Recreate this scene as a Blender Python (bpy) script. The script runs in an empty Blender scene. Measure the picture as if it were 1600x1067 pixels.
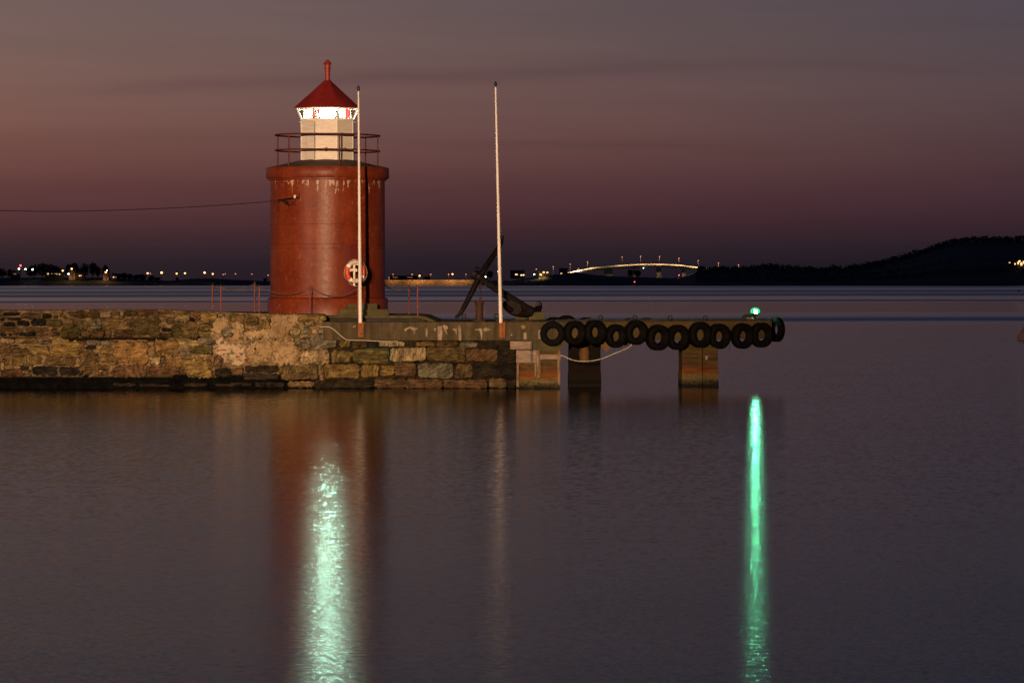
import bpy, bmesh, math, random
from mathutils import Vector, Matrix, noise as mnoise
R = math.radians
S = bpy.context.scene
COL = S.collection
rnd = random.Random(7)

# ------------------------------------------------------------------ camera
F = 5950.0                       # focal length in photograph pixels (1600 wide)
HORIZ = 441.3                    # photograph row of the horizon
PITCH = math.atan((533.5 - HORIZ) / F)
EYE = (607 - HORIZ) * 120 / F    # eye height above the water
cam = bpy.data.cameras.new('camera')
cam.sensor_width = 36
cam.lens = 36 * F / 1600
cam.clip_start = 0.5
cam.clip_end = 30000
camo = bpy.data.objects.new('camera', cam)
camo.location = (0, 0, EYE)
camo.rotation_euler = (R(90) - PITCH, 0, 0)
COL.objects.link(camo)
S.camera = camo

def P(px, py, Y):
    """world point that lies at distance Y and shows at photograph pixel px, py"""
    u, v = (px - 800) / F, (533.5 - py) / F
    d = Vector((u, math.cos(PITCH) + v * math.sin(PITCH), -math.sin(PITCH) + v * math.cos(PITCH)))
    return Vector((0, 0, EYE)) + d * (Y / d.y)

def lin(c):
    return tuple(((x / 255 / 12.92) if x <= 10 else ((x / 255 + .055) / 1.055) ** 2.4) for x in c)

# ------------------------------------------------------------------ render look
S.view_settings.view_transform = 'Standard'
S.view_settings.look = 'None'
S.view_settings.exposure = 0
S.view_settings.gamma = 1
S.render.engine = 'CYCLES'
S.cycles.use_denoising = True
S.cycles.max_bounces = 6
S.cycles.caustics_reflective = False
S.cycles.caustics_refractive = False
S.cycles.sample_clamp_indirect = 4

# ------------------------------------------------------------------ sky (dusk afterglow, no sun left)
W = bpy.data.worlds.new('World')
S.world = W
W.use_nodes = True
wt = W.node_tree
wt.nodes.clear()

class NT:
    """small helper to write node graphs"""
    def __init__(s, tree): s.t = tree
    def n(s, typ, **kw):
        nd = s.t.nodes.new(typ)
        for k, v in kw.items(): setattr(nd, k, v)
        return nd
    def put(s, nd, key, v):
        i = nd.inputs[key]
        if isinstance(v, bpy.types.NodeSocket): s.t.links.new(v, i)
        else: i.default_value = v
    def math(s, op, a, b=0.0, c=0.0, clamp=False):
        nd = s.n('ShaderNodeMath', operation=op); nd.use_clamp = clamp
        s.put(nd, 0, a); s.put(nd, 1, b)
        if len(nd.inputs) > 2: s.put(nd, 2, c)
        return nd.outputs[0]
    def vmath(s, op, a, b=(0, 0, 0)):
        nd = s.n('ShaderNodeVectorMath', operation=op)
        s.put(nd, 0, a); s.put(nd, 1, b)
        return nd.outputs[0]
    def xyz(s, x, y, z):
        nd = s.n('ShaderNodeCombineXYZ')
        s.put(nd, 0, x); s.put(nd, 1, y); s.put(nd, 2, z)
        return nd.outputs[0]
    def sep(s, v):
        nd = s.n('ShaderNodeSeparateXYZ'); s.put(nd, 0, v)
        return nd.outputs
    def noise(s, vec, scale, detail=4, rough=.55, out=0):
        nd = s.n('ShaderNodeTexNoise')
        s.put(nd, 'Vector', vec); s.put(nd, 'Scale', scale); s.put(nd, 'Detail', detail); s.put(nd, 'Roughness', rough)
        return nd.outputs[out]
    def ramp(s, f, stops, interp='LINEAR', color=True):
        nd = s.n('ShaderNodeValToRGB'); r = nd.color_ramp; r.interpolation = interp
        while len(r.elements) < len(stops): r.elements.new(.5)
        for e, (p, c) in zip(r.elements, stops):
            e.position = p
            e.color = (c, c, c, 1) if isinstance(c, (int, float)) else (*c, 1)
        s.put(nd, 0, f)
        return nd.outputs[0]
    def step(s, v, a, b):
        nd = s.n('ShaderNodeMapRange', interpolation_type='SMOOTHSTEP')
        s.put(nd, 'Value', v); s.put(nd, 'From Min', a); s.put(nd, 'From Max', b)
        return nd.outputs[0]
    def mix(s, f, a, b, mode='MIX'):
        nd = s.n('ShaderNodeMix', data_type='RGBA', blend_type=mode)
        s.put(nd, 0, f)
        for k, v in ((6, a), (7, b)):
            s.put(nd, k, v if isinstance(v, bpy.types.NodeSocket) else (*v[:3], 1))
        return nd.outputs[2]

g = NT(wt)
d = g.n('ShaderNodeTexCoord').outputs['Generated']
dx, dy, dz = g.sep(d)
stops_px = [(441, (36, 27, 36)), (415, (38, 29, 37)), (385, (50, 36, 42)), (350, (69, 43, 48)), (300, (84, 53, 56)),
            (250, (97, 65, 63)), (200, (105, 75, 72)), (140, (108, 82, 79)), (60, (104, 85, 84)), (0, (100, 84, 86))]
st = [((HORIZ - y) / F / .3, lin(c)) for y, c in stops_px]
st[0] = (0.0, st[0][1])
st += [(.10 / .3, lin((94, 88, 94))), (.13 / .3, lin((76, 77, 89))), (.20 / .3, lin((46, 49, 66))), (1.0, lin((22, 26, 48)))]
sky = g.ramp(g.math('MULTIPLY', dz, 1 / .3, clamp=True), st, 'LINEAR')
ax = g.math('MINIMUM', g.math('MAXIMUM', dx, -.22), .22)
tint = g.xyz(g.math('MULTIPLY_ADD', ax, -2.6, 1), g.math('MULTIPLY_ADD', ax, -2.0, 1), g.math('MULTIPLY_ADD', ax, -1.0, 1))
sky = g.mix(1, sky, tint, 'MULTIPLY')
# thin streaks of cloud, spread sideways
nz = g.noise(g.xyz(g.math('MULTIPLY', dx, 5.0), 0, g.math('MULTIPLY', dz, 110.0)), 1.0, 4, .5)
k = g.ramp(nz, [(.38, .86), (.60, 1.04)])
sky = g.mix(.40, sky, k, 'MULTIPLY')
for (py0, sl, wd, amp, xa, xb) in ((118, .035, 13, .24, -.13, .07), (226, -.012, 5, .14, -.05, .08), (96, -.02, 9, .12, .02, .16)):
    wob = g.math('MULTIPLY', g.math('SUBTRACT', g.noise(g.xyz(g.math('MULTIPLY', dx, 22.0), py0, 0), 1.0, 3), .5), .0035)
    s0 = g.math('SUBTRACT', g.math('SUBTRACT', dz, wob), g.math('MULTIPLY_ADD', dx, sl, (HORIZ - py0) / F))
    q = g.math('DIVIDE', s0, wd / F)
    gs = g.math('EXPONENT', g.math('MULTIPLY', g.math('MULTIPLY', q, q), -1.0))
    win = g.math('MULTIPLY', g.step(dx, xa, xa + .05), g.math('SUBTRACT', 1, g.step(dx, xb - .05, xb)))
    sky = g.mix(g.math('MULTIPLY', g.math('MULTIPLY', gs, win), amp), sky, lin((66, 42, 56)))
bg = g.n('ShaderNodeBackground')
g.put(bg, 'Color', sky)
g.put(bg, 'Strength', 1.0)
wt.links.new(bg.outputs[0], g.n('ShaderNodeOutputWorld').inputs[0])

# ------------------------------------------------------------------ tagging
def tag(o, label=None, cat=None, group=None, kind=None):
    if label: o['label'] = label
    if cat: o['category'] = cat
    if group: o['group'] = group
    if kind: o['kind'] = kind
    return o

def thing(name, loc, label, cat, group=None, rz=0):
    o = bpy.data.objects.new(name, None)
    o.empty_display_size = .2
    o.location = loc
    o.rotation_euler.z = rz
    COL.objects.link(o)
    return tag(o, label, cat, group)

def copy_tree(o, parent=None):
    c = o.copy(); COL.objects.link(c)
    c.parent = parent
    for ch in [x for x in o.children]: copy_tree(ch, c)
    return c

# ------------------------------------------------------------------ mesh builder (world coordinates unless a parent is given)
class MB:
    def __init__(s):
        s.bm = bmesh.new()
        s.tone = s.bm.loops.layers.float_color.new('tone')
    def face(s, vs, tone=None, smooth=False):
        try: f = s.bm.faces.new(vs)
        except ValueError: return None
        f.smooth = smooth
        if tone:
            for l in f.loops: l[s.tone] = (*tone[:3], 1)
        return f
    def box(s, c, size, rz=0, tone=None, bev=0.0, ry=0):
        c = Vector(c); hx, hy, hz = [x / 2 for x in size]
        m = Matrix.Rotation(rz, 3, 'Z') @ Matrix.Rotation(ry, 3, 'Y')
        if bev <= 0:
            v = [s.bm.verts.new(c + m @ Vector((x * hx, y * hy, z * hz))) for z in (-1, 1) for x, y in ((-1, -1), (1, -1), (1, 1), (-1, 1))]
            for q in ((3, 2, 1, 0), (4, 5, 6, 7), (0, 1, 5, 4), (1, 2, 6, 5), (2, 3, 7, 6), (3, 0, 4, 7)):
                s.face([v[i] for i in q], tone)
        else:
            b = min(bev, hx * .45, hy * .45, hz * .45)
            rings = []
            for z, i in ((-hz, b), (-hz + b, 0), (hz - b, 0), (hz, b)):
                pts = []
                for sx, sy in ((-1, -1), (1, -1), (1, 1), (-1, 1)):
                    x, y = sx * (hx - i), sy * (hy - i)
                    e = b if i == 0 else b * .4
                    a1, a2 = (x, y - sy * e), (x - sx * e, y)
                    pts += [a1, a2] if sx * sy < 0 else [a2, a1]
                rings.append([s.bm.verts.new(c + m @ Vector((x, y, z))) for x, y in pts])
            s.loft(rings, True, tone)
            s.face(rings[0][::-1], tone); s.face(rings[-1], tone)
        return s
    def loft(s, rings, closed=True, tone=None, smooth=False):
        for a, b in zip(rings, rings[1:]):
            n = len(a)
            for i in range(n if closed else n - 1):
                j = (i + 1) % n
                s.face([a[i], a[j], b[j], b[i]], tone, smooth)
    def lathe(s, c, prof, n=48, tone=None, smooth=True, cap=True, axis='Z', rot=0.0, a0=0, a1=2 * math.pi):
        """prof: list of (radius, height)"""
        c = Vector(c); rings = []
        full = abs(a1 - a0 - 2 * math.pi) < 1e-6
        for r, z in prof:
            ring = []
            for i in range(n if full else n + 1):
                a = rot + a0 + (a1 - a0) * i / n
                p = Vector((r * math.cos(a), r * math.sin(a), z))
                if axis == 'Y': p = Vector((p.x, -p.z, p.y))
                if axis == 'X': p = Vector((p.z, p.x, p.y))
                ring.append(s.bm.verts.new(c + p))
            rings.append(ring)
        s.loft(rings, full, tone, smooth)
        if cap and full:
            if prof[0][0] > 1e-4: s.face(rings[0][::-1], tone)
            if prof[-1][0] > 1e-4: s.face(rings[-1], tone)
        return s
    def tube(s, pts, r, n=8, tone=None, cap=True, smooth=True, closed=False):
        pts = [Vector(p) for p in pts]
        rr = r if isinstance(r, (list, tuple)) else [r] * len(pts)
        rings = []; up = None
        for i, p in enumerate(pts):
            if closed: t = pts[(i + 1) % len(pts)] - pts[i - 1]
            else: t = pts[min(i + 1, len(pts) - 1)] - pts[max(i - 1, 0)]
            t.normalize()
            if up is None:
                up = Vector((0, 0, 1)) if abs(t.z) < .9 else Vector((1, 0, 0))
            a = t.cross(up).normalized(); b = a.cross(t).normalized(); up = b
            rings.append([s.bm.verts.new(p + (a * math.cos(2 * math.pi * k / n) + b * math.sin(2 * math.pi * k / n)) * rr[i]) for k in range(n)])
        if closed: rings.append(rings[0])
        s.loft(rings, True, tone, smooth)
        if cap and not closed:
            s.face(rings[0][::-1], tone); s.face(rings[-1], tone)
        return s
    def ring(s, c, Rr, r, n=24, m=8, frame=None, tone=None, sx=1.0):
        fr = frame or Matrix.Identity(3)
        pts = [Vector(c) + fr @ Vector((Rr * sx * math.cos(2 * math.pi * i / n), 0, Rr * math.sin(2 * math.pi * i / n))) for i in range(n)]
        return s.tube(pts, r, m, tone, closed=True)
    def plate(s, pts, off, tone=None):
        """closed outline (world points) given a thickness vector"""
        a = [s.bm.verts.new(Vector(p)) for p in pts]
        b = [s.bm.verts.new(Vector(p) + Vector(off)) for p in pts]
        s.face(a[::-1], tone); s.face(b, tone); s.loft([a, b], True, tone)
        return s
    def build(s, name, m, parent=None, normals=True):
        if normals: bmesh.ops.recalc_face_normals(s.bm, faces=s.bm.faces)
        me = bpy.data.meshes.new(name); s.bm.to_mesh(me); s.bm.free()
        me.set_sharp_from_angle(angle=R(38))
        me.materials.append(m)
        o = bpy.data.objects.new(name, me); COL.objects.link(o)
        if parent is not None:
            o.parent = parent
            bpy.context.view_layer.update()
            o.matrix_parent_inverse = parent.matrix_world.inverted()
        return o
    def build_local(s, name, m, parent):
        bmesh.ops.recalc_face_normals(s.bm, faces=s.bm.faces)
        me = bpy.data.meshes.new(name); s.bm.to_mesh(me); s.bm.free()
        me.set_sharp_from_angle(angle=R(38))
        me.materials.append(m)
        o = bpy.data.objects.new(name, me); COL.objects.link(o); o.parent = parent
        return o

# ------------------------------------------------------------------ materials
def newmat(name):
    m = bpy.data.materials.new(name); m.use_nodes = True
    m.node_tree.nodes.clear()
    h = NT(m.node_tree)
    out = h.n('ShaderNodeOutputMaterial')
    return m, h, out

def principled(h, out, col, rough, bump=None, bstr=.3, bdist=.02, metal=0.0, spec=.5):
    p = h.n('ShaderNodeBsdfPrincipled')
    h.put(p, 'Base Color', col if isinstance(col, bpy.types.NodeSocket) else (*col[:3], 1))
    h.put(p, 'Roughness', rough); h.put(p, 'Metallic', metal); h.put(p, 'Specular IOR Level', spec)
    if bump is not None:
        b = h.n('ShaderNodeBump'); h.put(b, 'Strength', bstr); h.put(b, 'Distance', bdist); h.put(b, 'Height', bump)
        h.t.links.new(b.outputs[0], p.inputs['Normal'])
    h.t.links.new(p.outputs[0], out.inputs[0])
    return p

def pos(h): return h.n('ShaderNodeNewGeometry').outputs['Position']

def surf(name, c1, c2, scale=6, rough=.7, stretch=(1, 1, 1), bstr=.3, bdist=.02, metal=0.0, spec=.4, lo=.35, hi=.65):
    m, h, out = newmat(name)
    v = h.vmath('MULTIPLY', pos(h), stretch)
    a = h.noise(v, scale, 6, .6)
    b = h.noise(v, scale * 5.3, 3, .6)
    col = h.mix(h.ramp(a, [(lo, 0.0), (hi, 1.0)]), c1, c2)
    col = h.mix(.35, col, h.ramp(b, [(.3, .55), (.7, 1.25)]), 'MULTIPLY')
    principled(h, out, col, rough, h.math('ADD', a, h.math('MULTIPLY', b, .4)), bstr, bdist, metal, spec)
    return m

def emit(name, c, s):
    m, h, out = newmat(name)
    e = h.n('ShaderNodeEmission'); h.put(e, 'Color', (*c, 1)); h.put(e, 'Strength', s)
    h.t.links.new(e.outputs[0], out.inputs[0])
    if 'lens' not in name: m.cycles.emission_sampling = 'NONE'
    return m

M = {}
# stone: every stone brings its own base colour in the attribute "tone"; strata, lichen and stains on top
m, h, out = newmat('stone')
at = h.n('ShaderNodeAttribute'); at.attribute_name = 'tone'
geo = h.n('ShaderNodeNewGeometry')
rpi = geo.outputs['Random Per Island']
p0 = geo.outputs['Position']
off = h.vmath('SCALE', (37.1, 11.7, 23.9)); off.node.inputs['Scale'].default_value = 1; h.put(off.node, 'Scale', rpi)
vr = h.n('ShaderNodeVectorRotate', rotation_type='Y_AXIS')
h.put(vr, 'Vector', h.vmath('ADD', p0, off))
h.put(vr, 'Angle', h.ramp(rpi, [(0, -.25), (.35, .1), (.5, .2), (.62, 1.3), (.8, 1.7), (.81, .0), (1, .3)], color=False))
vs = h.vmath('MULTIPLY', vr.outputs[0], (2.2, 3, 13))
n1 = h.noise(vs, 1.6, 6, .6)
n2 = h.noise(p0, 3.2, 6, .65)
n3 = h.noise(h.vmath('MULTIPLY', vr.outputs[0], (.8, 1, 2.4)), 17, 4, .7)
n4 = h.noise(h.vmath('ADD', p0, (9, 4, 2)), 5.5, 5, .7)
c = h.mix(.9, at.outputs['Color'], h.ramp(n1, [(.28, .22), (.46, .75), (.52, 1.05), (.72, 1.75)]), 'MULTIPLY')
c = h.mix(.85, c, h.ramp(n2, [(.3, .35), (.5, 1.0), (.7, 1.6)]), 'MULTIPLY')
c = h.mix(h.math('MULTIPLY', h.step(n4, .55, .66), .8), c, (.12, .10, .085), 'MULTIPLY')
vein = h.math('MULTIPLY', h.math('SUBTRACT', 1, h.step(h.math('ABSOLUTE', h.math('SUBTRACT', n1, .52)), .006, .022)), h.step(n2, .5, .62))
c = h.mix(h.math('MULTIPLY', vein, .6), c, (2.2, 2.1, 1.9), 'MULTIPLY')
c = h.mix(.75, c, h.ramp(n3, [(.3, .45), (.7, 1.5)]), 'MULTIPLY')
principled(h, out, c, .82, h.math('ADD', h.math('MULTIPLY', n1, .6), h.math('ADD', n2, h.math('MULTIPLY', n3, .5))), 1.0, .07, 0, .05)
M['stone'] = m
m, h, out = newmat('cement_render')
p0 = pos(h)
n1 = h.noise(p0, 1.4, 4, .6); n2 = h.noise(p0, 6.5, 6, .7); n3 = h.noise(p0, 34, 3, .6)
c = h.mix(h.ramp(n1, [(.34, 0.0), (.62, 1.0)]), (.20, .132, .062), (.38, .27, .145))
c = h.mix(.8, c, h.ramp(n2, [(.3, .42), (.5, 1.0), (.7, 1.25)]), 'MULTIPLY')
c = h.mix(.5, c, h.ramp(n3, [(.3, .6), (.7, 1.3)]), 'MULTIPLY')
crk = h.math('SUBTRACT', 1, h.step(h.math('ABSOLUTE', h.math('SUBTRACT', h.noise(p0, 1.9, 5, .6), .5)), .002, .012))
c = h.mix(h.math('MULTIPLY', crk, .6), c, (.06, .042, .025))
principled(h, out, c, .9, h.math('ADD', n2, h.math('SUBTRACT', n3, crk)), .8, .04, 0, .15)
M['render'] = m
M['render_plain'] = surf('cement_render', (.17, .11, .052), (.37, .26, .14), 2.6, .9, (1, 1, .8), .8, .04, lo=.30, hi=.56)
M['lime_wash'] = surf('lime_repair', (.12, .085, .045), (.44, .335, .22), 5, .9, (1, 1, 1.5), .9, .05, lo=.36, hi=.52)

# smooth grey-tan concrete with darker run-off and lime
m, h, out = newmat('concrete')
p0 = pos(h)
n1 = h.noise(h.vmath('MULTIPLY', p0, (3.2, 1, .5)), 1.5, 5, .6)
n2 = h.noise(p0, 9, 6, .65)
n3 = h.noise(p0, 60, 2, .5)
c = h.mix(h.ramp(n1, [(.32, 0.0), (.66, 1.0)]), (.036, .026, .010), (.088, .067, .034))
c = h.mix(.5, c, h.ramp(n2, [(.3, .6), (.7, 1.3)]), 'MULTIPLY')
c = h.mix(.3, c, h.ramp(n3, [(.3, .6), (.7, 1.3)]), 'MULTIPLY')
principled(h, out, c, .85, h.math('ADD', n2, n3), .35, .012, 0, .3)
M['concrete'] = m
M['deck_concrete'] = surf('deck_concrete', (.068, .046, .014), (.11, .074, .024), 1.4, .8, (1, 1, .6), .3, .02)
M['mossy'] = surf('mossy_concrete', (.045, .038, .013), (.085, .072, .026), 3, .9, (1, 1, 1), .5, .02)
M['lime'] = surf('lime_deposit', (.15, .115, .075), (.33, .265, .19), 9, .9, (1, 1, .5), .4, .01)
M['asphalt'] = surf('dark_asphalt', (.018, .017, .016), (.04, .036, .03), 4, .9)

# pillar concrete: olive above, a rust band, pale growth and black wet foot
def pillar_mat(name, dark=1.0, up=0.0):
    m, h, out = newmat(name)
    p0 = pos(h); x, y, z = h.sep(p0)
    n1 = h.noise(h.vmath('MULTIPLY', p0, (1, 1, 5)), 2.2, 5, .6)
    n2 = h.noise(p0, 11, 5, .65)
    zz = h.math('ADD', z, h.math('MULTIPLY', h.math('SUBTRACT', n2, .5), .28))
    zz = h.math('ADD', zz, h.math('MULTIPLY', h.math('SUBTRACT', n1, .5), .16))
    k = dark
    c = h.ramp(h.math('DIVIDE', zz, 1.6), [(0.02 + up * .3, (.008, .007, .006)), (.06 + up * .4, (.05 * k, .042 * k, .02 * k)), (.13 + up * .6, (.17 * k, .13 * k, .055 * k)), (.19 + up, (.18 * k, .125 * k, .045 * k)),
              (.225 + up, (.26 * k, .085 * k, .018 * k)), (.32 + up, (.20 * k, .07 * k, .02 * k)), (.38 + up, (.12 * k, .065 * k, .024 * k)), (.70, (.125 * k, .085 * k, .032 * k)), (1, (.10 * k, .075 * k, .03 * k))])
    c = h.mix(.7, c, h.ramp(n1, [(.3, .5), (.7, 1.45)]), 'MULTIPLY')
    c = h.mix(.5, c, h.ramp(n2, [(.3, .5), (.7, 1.4)]), 'MULTIPLY')
    principled(h, out, c, .75, h.math('ADD', n1, n2), .6, .03, 0, .12)
    return m
M['pillar'] = pillar_mat('stained_pillar', .62)
M['pillar_far'] = pillar_mat('stained_outer_pillar', .55, .05)
M['pillar_brown'] = pillar_mat('brown_pillar', .035, .03)  # near black: shade behind the front pillar put into the colour
M['timber'] = surf('weathered_timber', (.15, .105, .075), (.29, .22, .17), 3, .8, (1.2, 1, 8), .3, .01)
M['timber_v'] = surf('weathered_post', (.10, .05, .022), (.25, .18, .12), 3, .8, (6, 3, 1.2), .3, .01)
M['orange_timber'] = surf('raw_timber', (.085, .042, .010), (.14, .07, .017), 4, .7, (3, 1, 6))

# tower paint: glossy oxide red, worn lighter patches, pale drips under the cornice
def tower_mat(name, ztop=None):
    m, h, out = newmat(name)
    p0 = pos(h); x, y, z = h.sep(p0)
    n1 = h.noise(p0, 1.3, 6, .62)
    n2 = h.noise(p0, 7, 6, .7)
    n3 = h.noise(p0, 40, 3, .6)
    c = h.mix(h.ramp(n1, [(.35, 0.0), (.66, 1.0)]), (.125, .019, .006), (.180, .034, .010))
    c = h.mix(h.math('MULTIPLY', h.step(n2, .56, .66), .45), c, (.30, .10, .04))
    c = h.mix(h.math('MULTIPLY', h.step(n2, .40, .30), .45), c, (.07, .014, .010))
    n5 = h.noise(h.vmath('MULTIPLY', p0, (1, 1, .09)), 5.5, 3, .55)
    c = h.mix(.35, c, h.ramp(n5, [(.3, .62), (.7, 1.3)]), 'MULTIPLY')
    if ztop is not None:
        dn = h.noise(h.vmath('MULTIPLY', p0, (1, 1, .14)), 9.0, 4, .6)
        dep = h.math('SUBTRACT', ztop, z)
        lim = h.math('MULTIPLY', h.math('SUBTRACT', dn, .53), 4.2)          # how far each drip runs
        msk = h.math('MULTIPLY', h.step(h.math('SUBTRACT', lim, dep), 0.0, .10), h.step(dep, .0, .03))
        msk = h.math('MULTIPLY', msk, h.step(n2, .38, .55))
        c = h.mix(h.math('MULTIPLY', msk, .75), c, (.50, .40, .28))
    p = principled(h, out, c, h.ramp(n2, [(.3, .30), (.7, .44)]), h.math('ADD', h.math('MULTIPLY', n2, .8), h.math('ADD', h.math('MULTIPLY', n1, .8), h.math('MULTIPLY', n3, .3))), .25, .03, 0, .20)
    return m
M['red_iron'] = surf('red_painted_iron', (.22, .022, .012), (.26, .030, .016), 2, .5, bstr=.02)
M['roof_red'] = surf('red_roof_paint', (.17, .010, .006), (.215, .016, .010), 2, .6, (1, 1, 1), .1, .01)
M['rail_red'] = surf('dark_red_rail', (.075, .012, .010), (.11, .02, .014), 8, .6)
M['door_red'] = surf('red_door_boards', (.10, .010, .007), (.135, .016, .010), 2, .5, (14, 14, .4), .4, .01)
M['post_red'] = surf('faded_red_post', (.15, .030, .020), (.21, .05, .032), 6, .6)
M['white_paint'] = surf('white_painted_boards', (.58, .52, .45), (.68, .62, .55), 2, .55, (1, 1, 6), .06, .005)
M['pole_white'] = surf('white_pole_paint', (.66, .62, .58), (.72, .69, .66), 1, .45, (1, 1, .2), .0, .01)
M['white_plain'] = surf('white_trim', (.70, .68, .62), (.80, .78, .72), 4, .5, bstr=.05)
M['rust'] = surf('rusty_steel', (.16, .045, .012), (.30, .11, .03), 9, .8, (1, 1, .5), .5, .01)
M['rust_dark'] = surf('dark_rusty_iron', (.028, .011, .006), (.06, .022, .010), 9, .8, (1, 1, .4), .5, .01)
M['iron'] = surf('black_anchor_iron', (.003, .002, .0018), (.012, .007, .005), 8, .5, bstr=.5, spec=.16)
M['rubber'] = surf('tyre_rubber', (.0030, .0028, .003), (.006, .0055, .0055), 12, .75, bstr=.2, spec=.06)
M['rope'] = surf('pale_rope', (.40, .36, .29), (.55, .50, .42), 30, .9)
M['rope_brown'] = surf('brown_rope', (.05, .035, .022), (.10, .07, .045), 30, .9)
M['rope_green'] = surf('green_twine', (.01, .09, .045), (.02, .14, .07), 30, .9)
M['cable'] = surf('black_cable', (.008, .008, .008), (.014, .014, .014), 10, .6)
M['ceramic'] = surf('white_ceramic', (.7, .68, .62), (.8, .78, .72), 8, .2, bstr=.02)
M['buoy_orange'] = surf('orange_ring_cover', (.60, .065, .02), (.70, .09, .03), 10, .5, bstr=.1)
M['buoy_white'] = surf('white_ring_cover', (.62, .55, .45), (.75, .68, .58), 10, .5, bstr=.1)
M['reflector'] = surf('white_reflective_tape', (.9, .9, .9), (.95, .95, .95), 10, .3, bstr=.02)
M['ink'] = surf('dark_lettering', (.02, .02, .02), (.04, .04, .04), 10, .6)
M['finial'] = surf('dark_finial', (.01, .012, .02), (.02, .022, .035), 10, .3, bstr=.02)
M['house_dark'] = surf('dark_house_boards', (.03, .032, .035), (.05, .05, .055), .3, .8)
M['house_pale'] = surf('pale_house_boards', (.45, .36, .25), (.55, .45, .33), .3, .8)
M['far_roof'] = surf('far_roof', (.02, .02, .022), (.03, .03, .032), .3, .8)
M['shore'] = surf('far_shore_ground', (.03, .05, .055), (.05, .075, .075), .05, .95)
M['rock'] = surf('causeway_rock', (.10, .075, .045), (.30, .24, .16), .35, .9, (1, 1, 1.5), .8, .8)
M['foliage'] = surf('far_foliage', (.03, .055, .06), (.05, .08, .08), .4, .95)
M['bark'] = surf('far_bark', (.03, .025, .02), (.05, .04, .03), 1, .9)
M['bridge'] = surf('bridge_concrete', (.10, .10, .10), (.16, .16, .155), .1, .9)
M['parapet'] = surf('pale_parapet', (.62, .55, .45), (.72, .66, .56), .1, .7)
M['lamp_pole'] = surf('galvanised_pole', (.03, .028, .026), (.05, .047, .042), 1, .6, spec=.1)
M['quay'] = surf('quay_paving', (.12, .12, .115), (.2, .19, .18), 1, .9)
M['green_box'] = surf('dark_green_box', (.004, .010, .006), (.008, .016, .009), 8, .6, spec=.2)
M['buoy_pink'] = surf('faded_buoy', (.55, .28, .20), (.65, .36, .27), 3, .6)
M['buoy_red'] = surf('red_buoy', (.35, .02, .02), (.42, .03, .03), 3, .5)
M['sodium'] = emit('sodium_lamp', (1, .44, .13), 4.6)
M['sodium_dim'] = emit('dim_sodium_lamp', (1, .36, .14), 1.3)
M['whitelamp'] = emit('white_lamp', (.95, 1, .62), 9)
M['redlamp'] = emit('red_lamp', (1, .05, .08), 7)
M['window_warm'] = emit('lit_window', (1, .62, .26), 1.6)
M['window_dim'] = emit('dim_lit_window', (1, .42, .24), .55)

# glass that lets lamps shine through
m, h, out = newmat('lantern_glass')
tr = h.n('ShaderNodeBsdfTransparent'); h.put(tr, 0, (.93, 1, .96, 1))
gl = h.n('ShaderNodeBsdfGlossy'); h.put(gl, 'Roughness', .05)
mx = h.n('ShaderNodeMixShader'); h.put(mx, 0, .10)
h.t.links.new(tr.outputs[0], mx.inputs[1]); h.t.links.new(gl.outputs[0], mx.inputs[2]); h.t.links.new(mx.outputs[0], out.inputs[0])
M['glass'] = m
m, h, out = newmat('red_glass')
tr = h.n('ShaderNodeBsdfTransparent'); h.put(tr, 0, (.9, .05, .05, 1))
df = h.n('ShaderNodeBsdfTranslucent'); h.put(df, 0, (.5, .012, .02, 1))
mx = h.n('ShaderNodeMixShader'); h.put(mx, 0, .35)
h.t.links.new(tr.outputs[0], mx.inputs[1]); h.t.links.new(df.outputs[0], mx.inputs[2]); h.t.links.new(mx.outputs[0], out.inputs[0])
M['red_glass'] = m
m, h, out = newmat('opal_glass')  # translucent white for the screens added to make the side panes glow
t1 = h.n('ShaderNodeBsdfTranslucent'); h.put(t1, 0, (.5, .46, .38, 1))
d1 = h.n('ShaderNodeBsdfDiffuse'); h.put(d1, 0, (.7, .66, .6, 1))
mx = h.n('ShaderNodeMixShader'); h.put(mx, 0, .5)
h.t.links.new(t1.outputs[0], mx.inputs[1]); h.t.links.new(d1.outputs[0], mx.inputs[2]); h.t.links.new(mx.outputs[0], out.inputs[0])
M['opal'] = m
M['lens'] = emit('lantern_lens', (.58, 1.0, .76), 170)
m, h, out = newmat('green_globe')  # glowing shell material that imitates the halo of the beacon
tr = h.n('ShaderNodeBsdfTransparent'); h.put(tr, 0, (.8, 1, .88, 1))
em = h.n('ShaderNodeEmission'); h.put(em, 0, (.01, .55, .2, 1)); h.put(em, 1, .8)
ad = h.n('ShaderNodeAddShader')
h.t.links.new(tr.outputs[0], ad.inputs[0]); h.t.links.new(em.outputs[0], ad.inputs[1]); h.t.links.new(ad.outputs[0], out.inputs[0])
M['green_globe'] = m; m.cycles.emission_sampling = 'NONE'
M['green_lens'] = emit('green_beacon_lens', (.22, 1.0, .56), 600)

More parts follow.
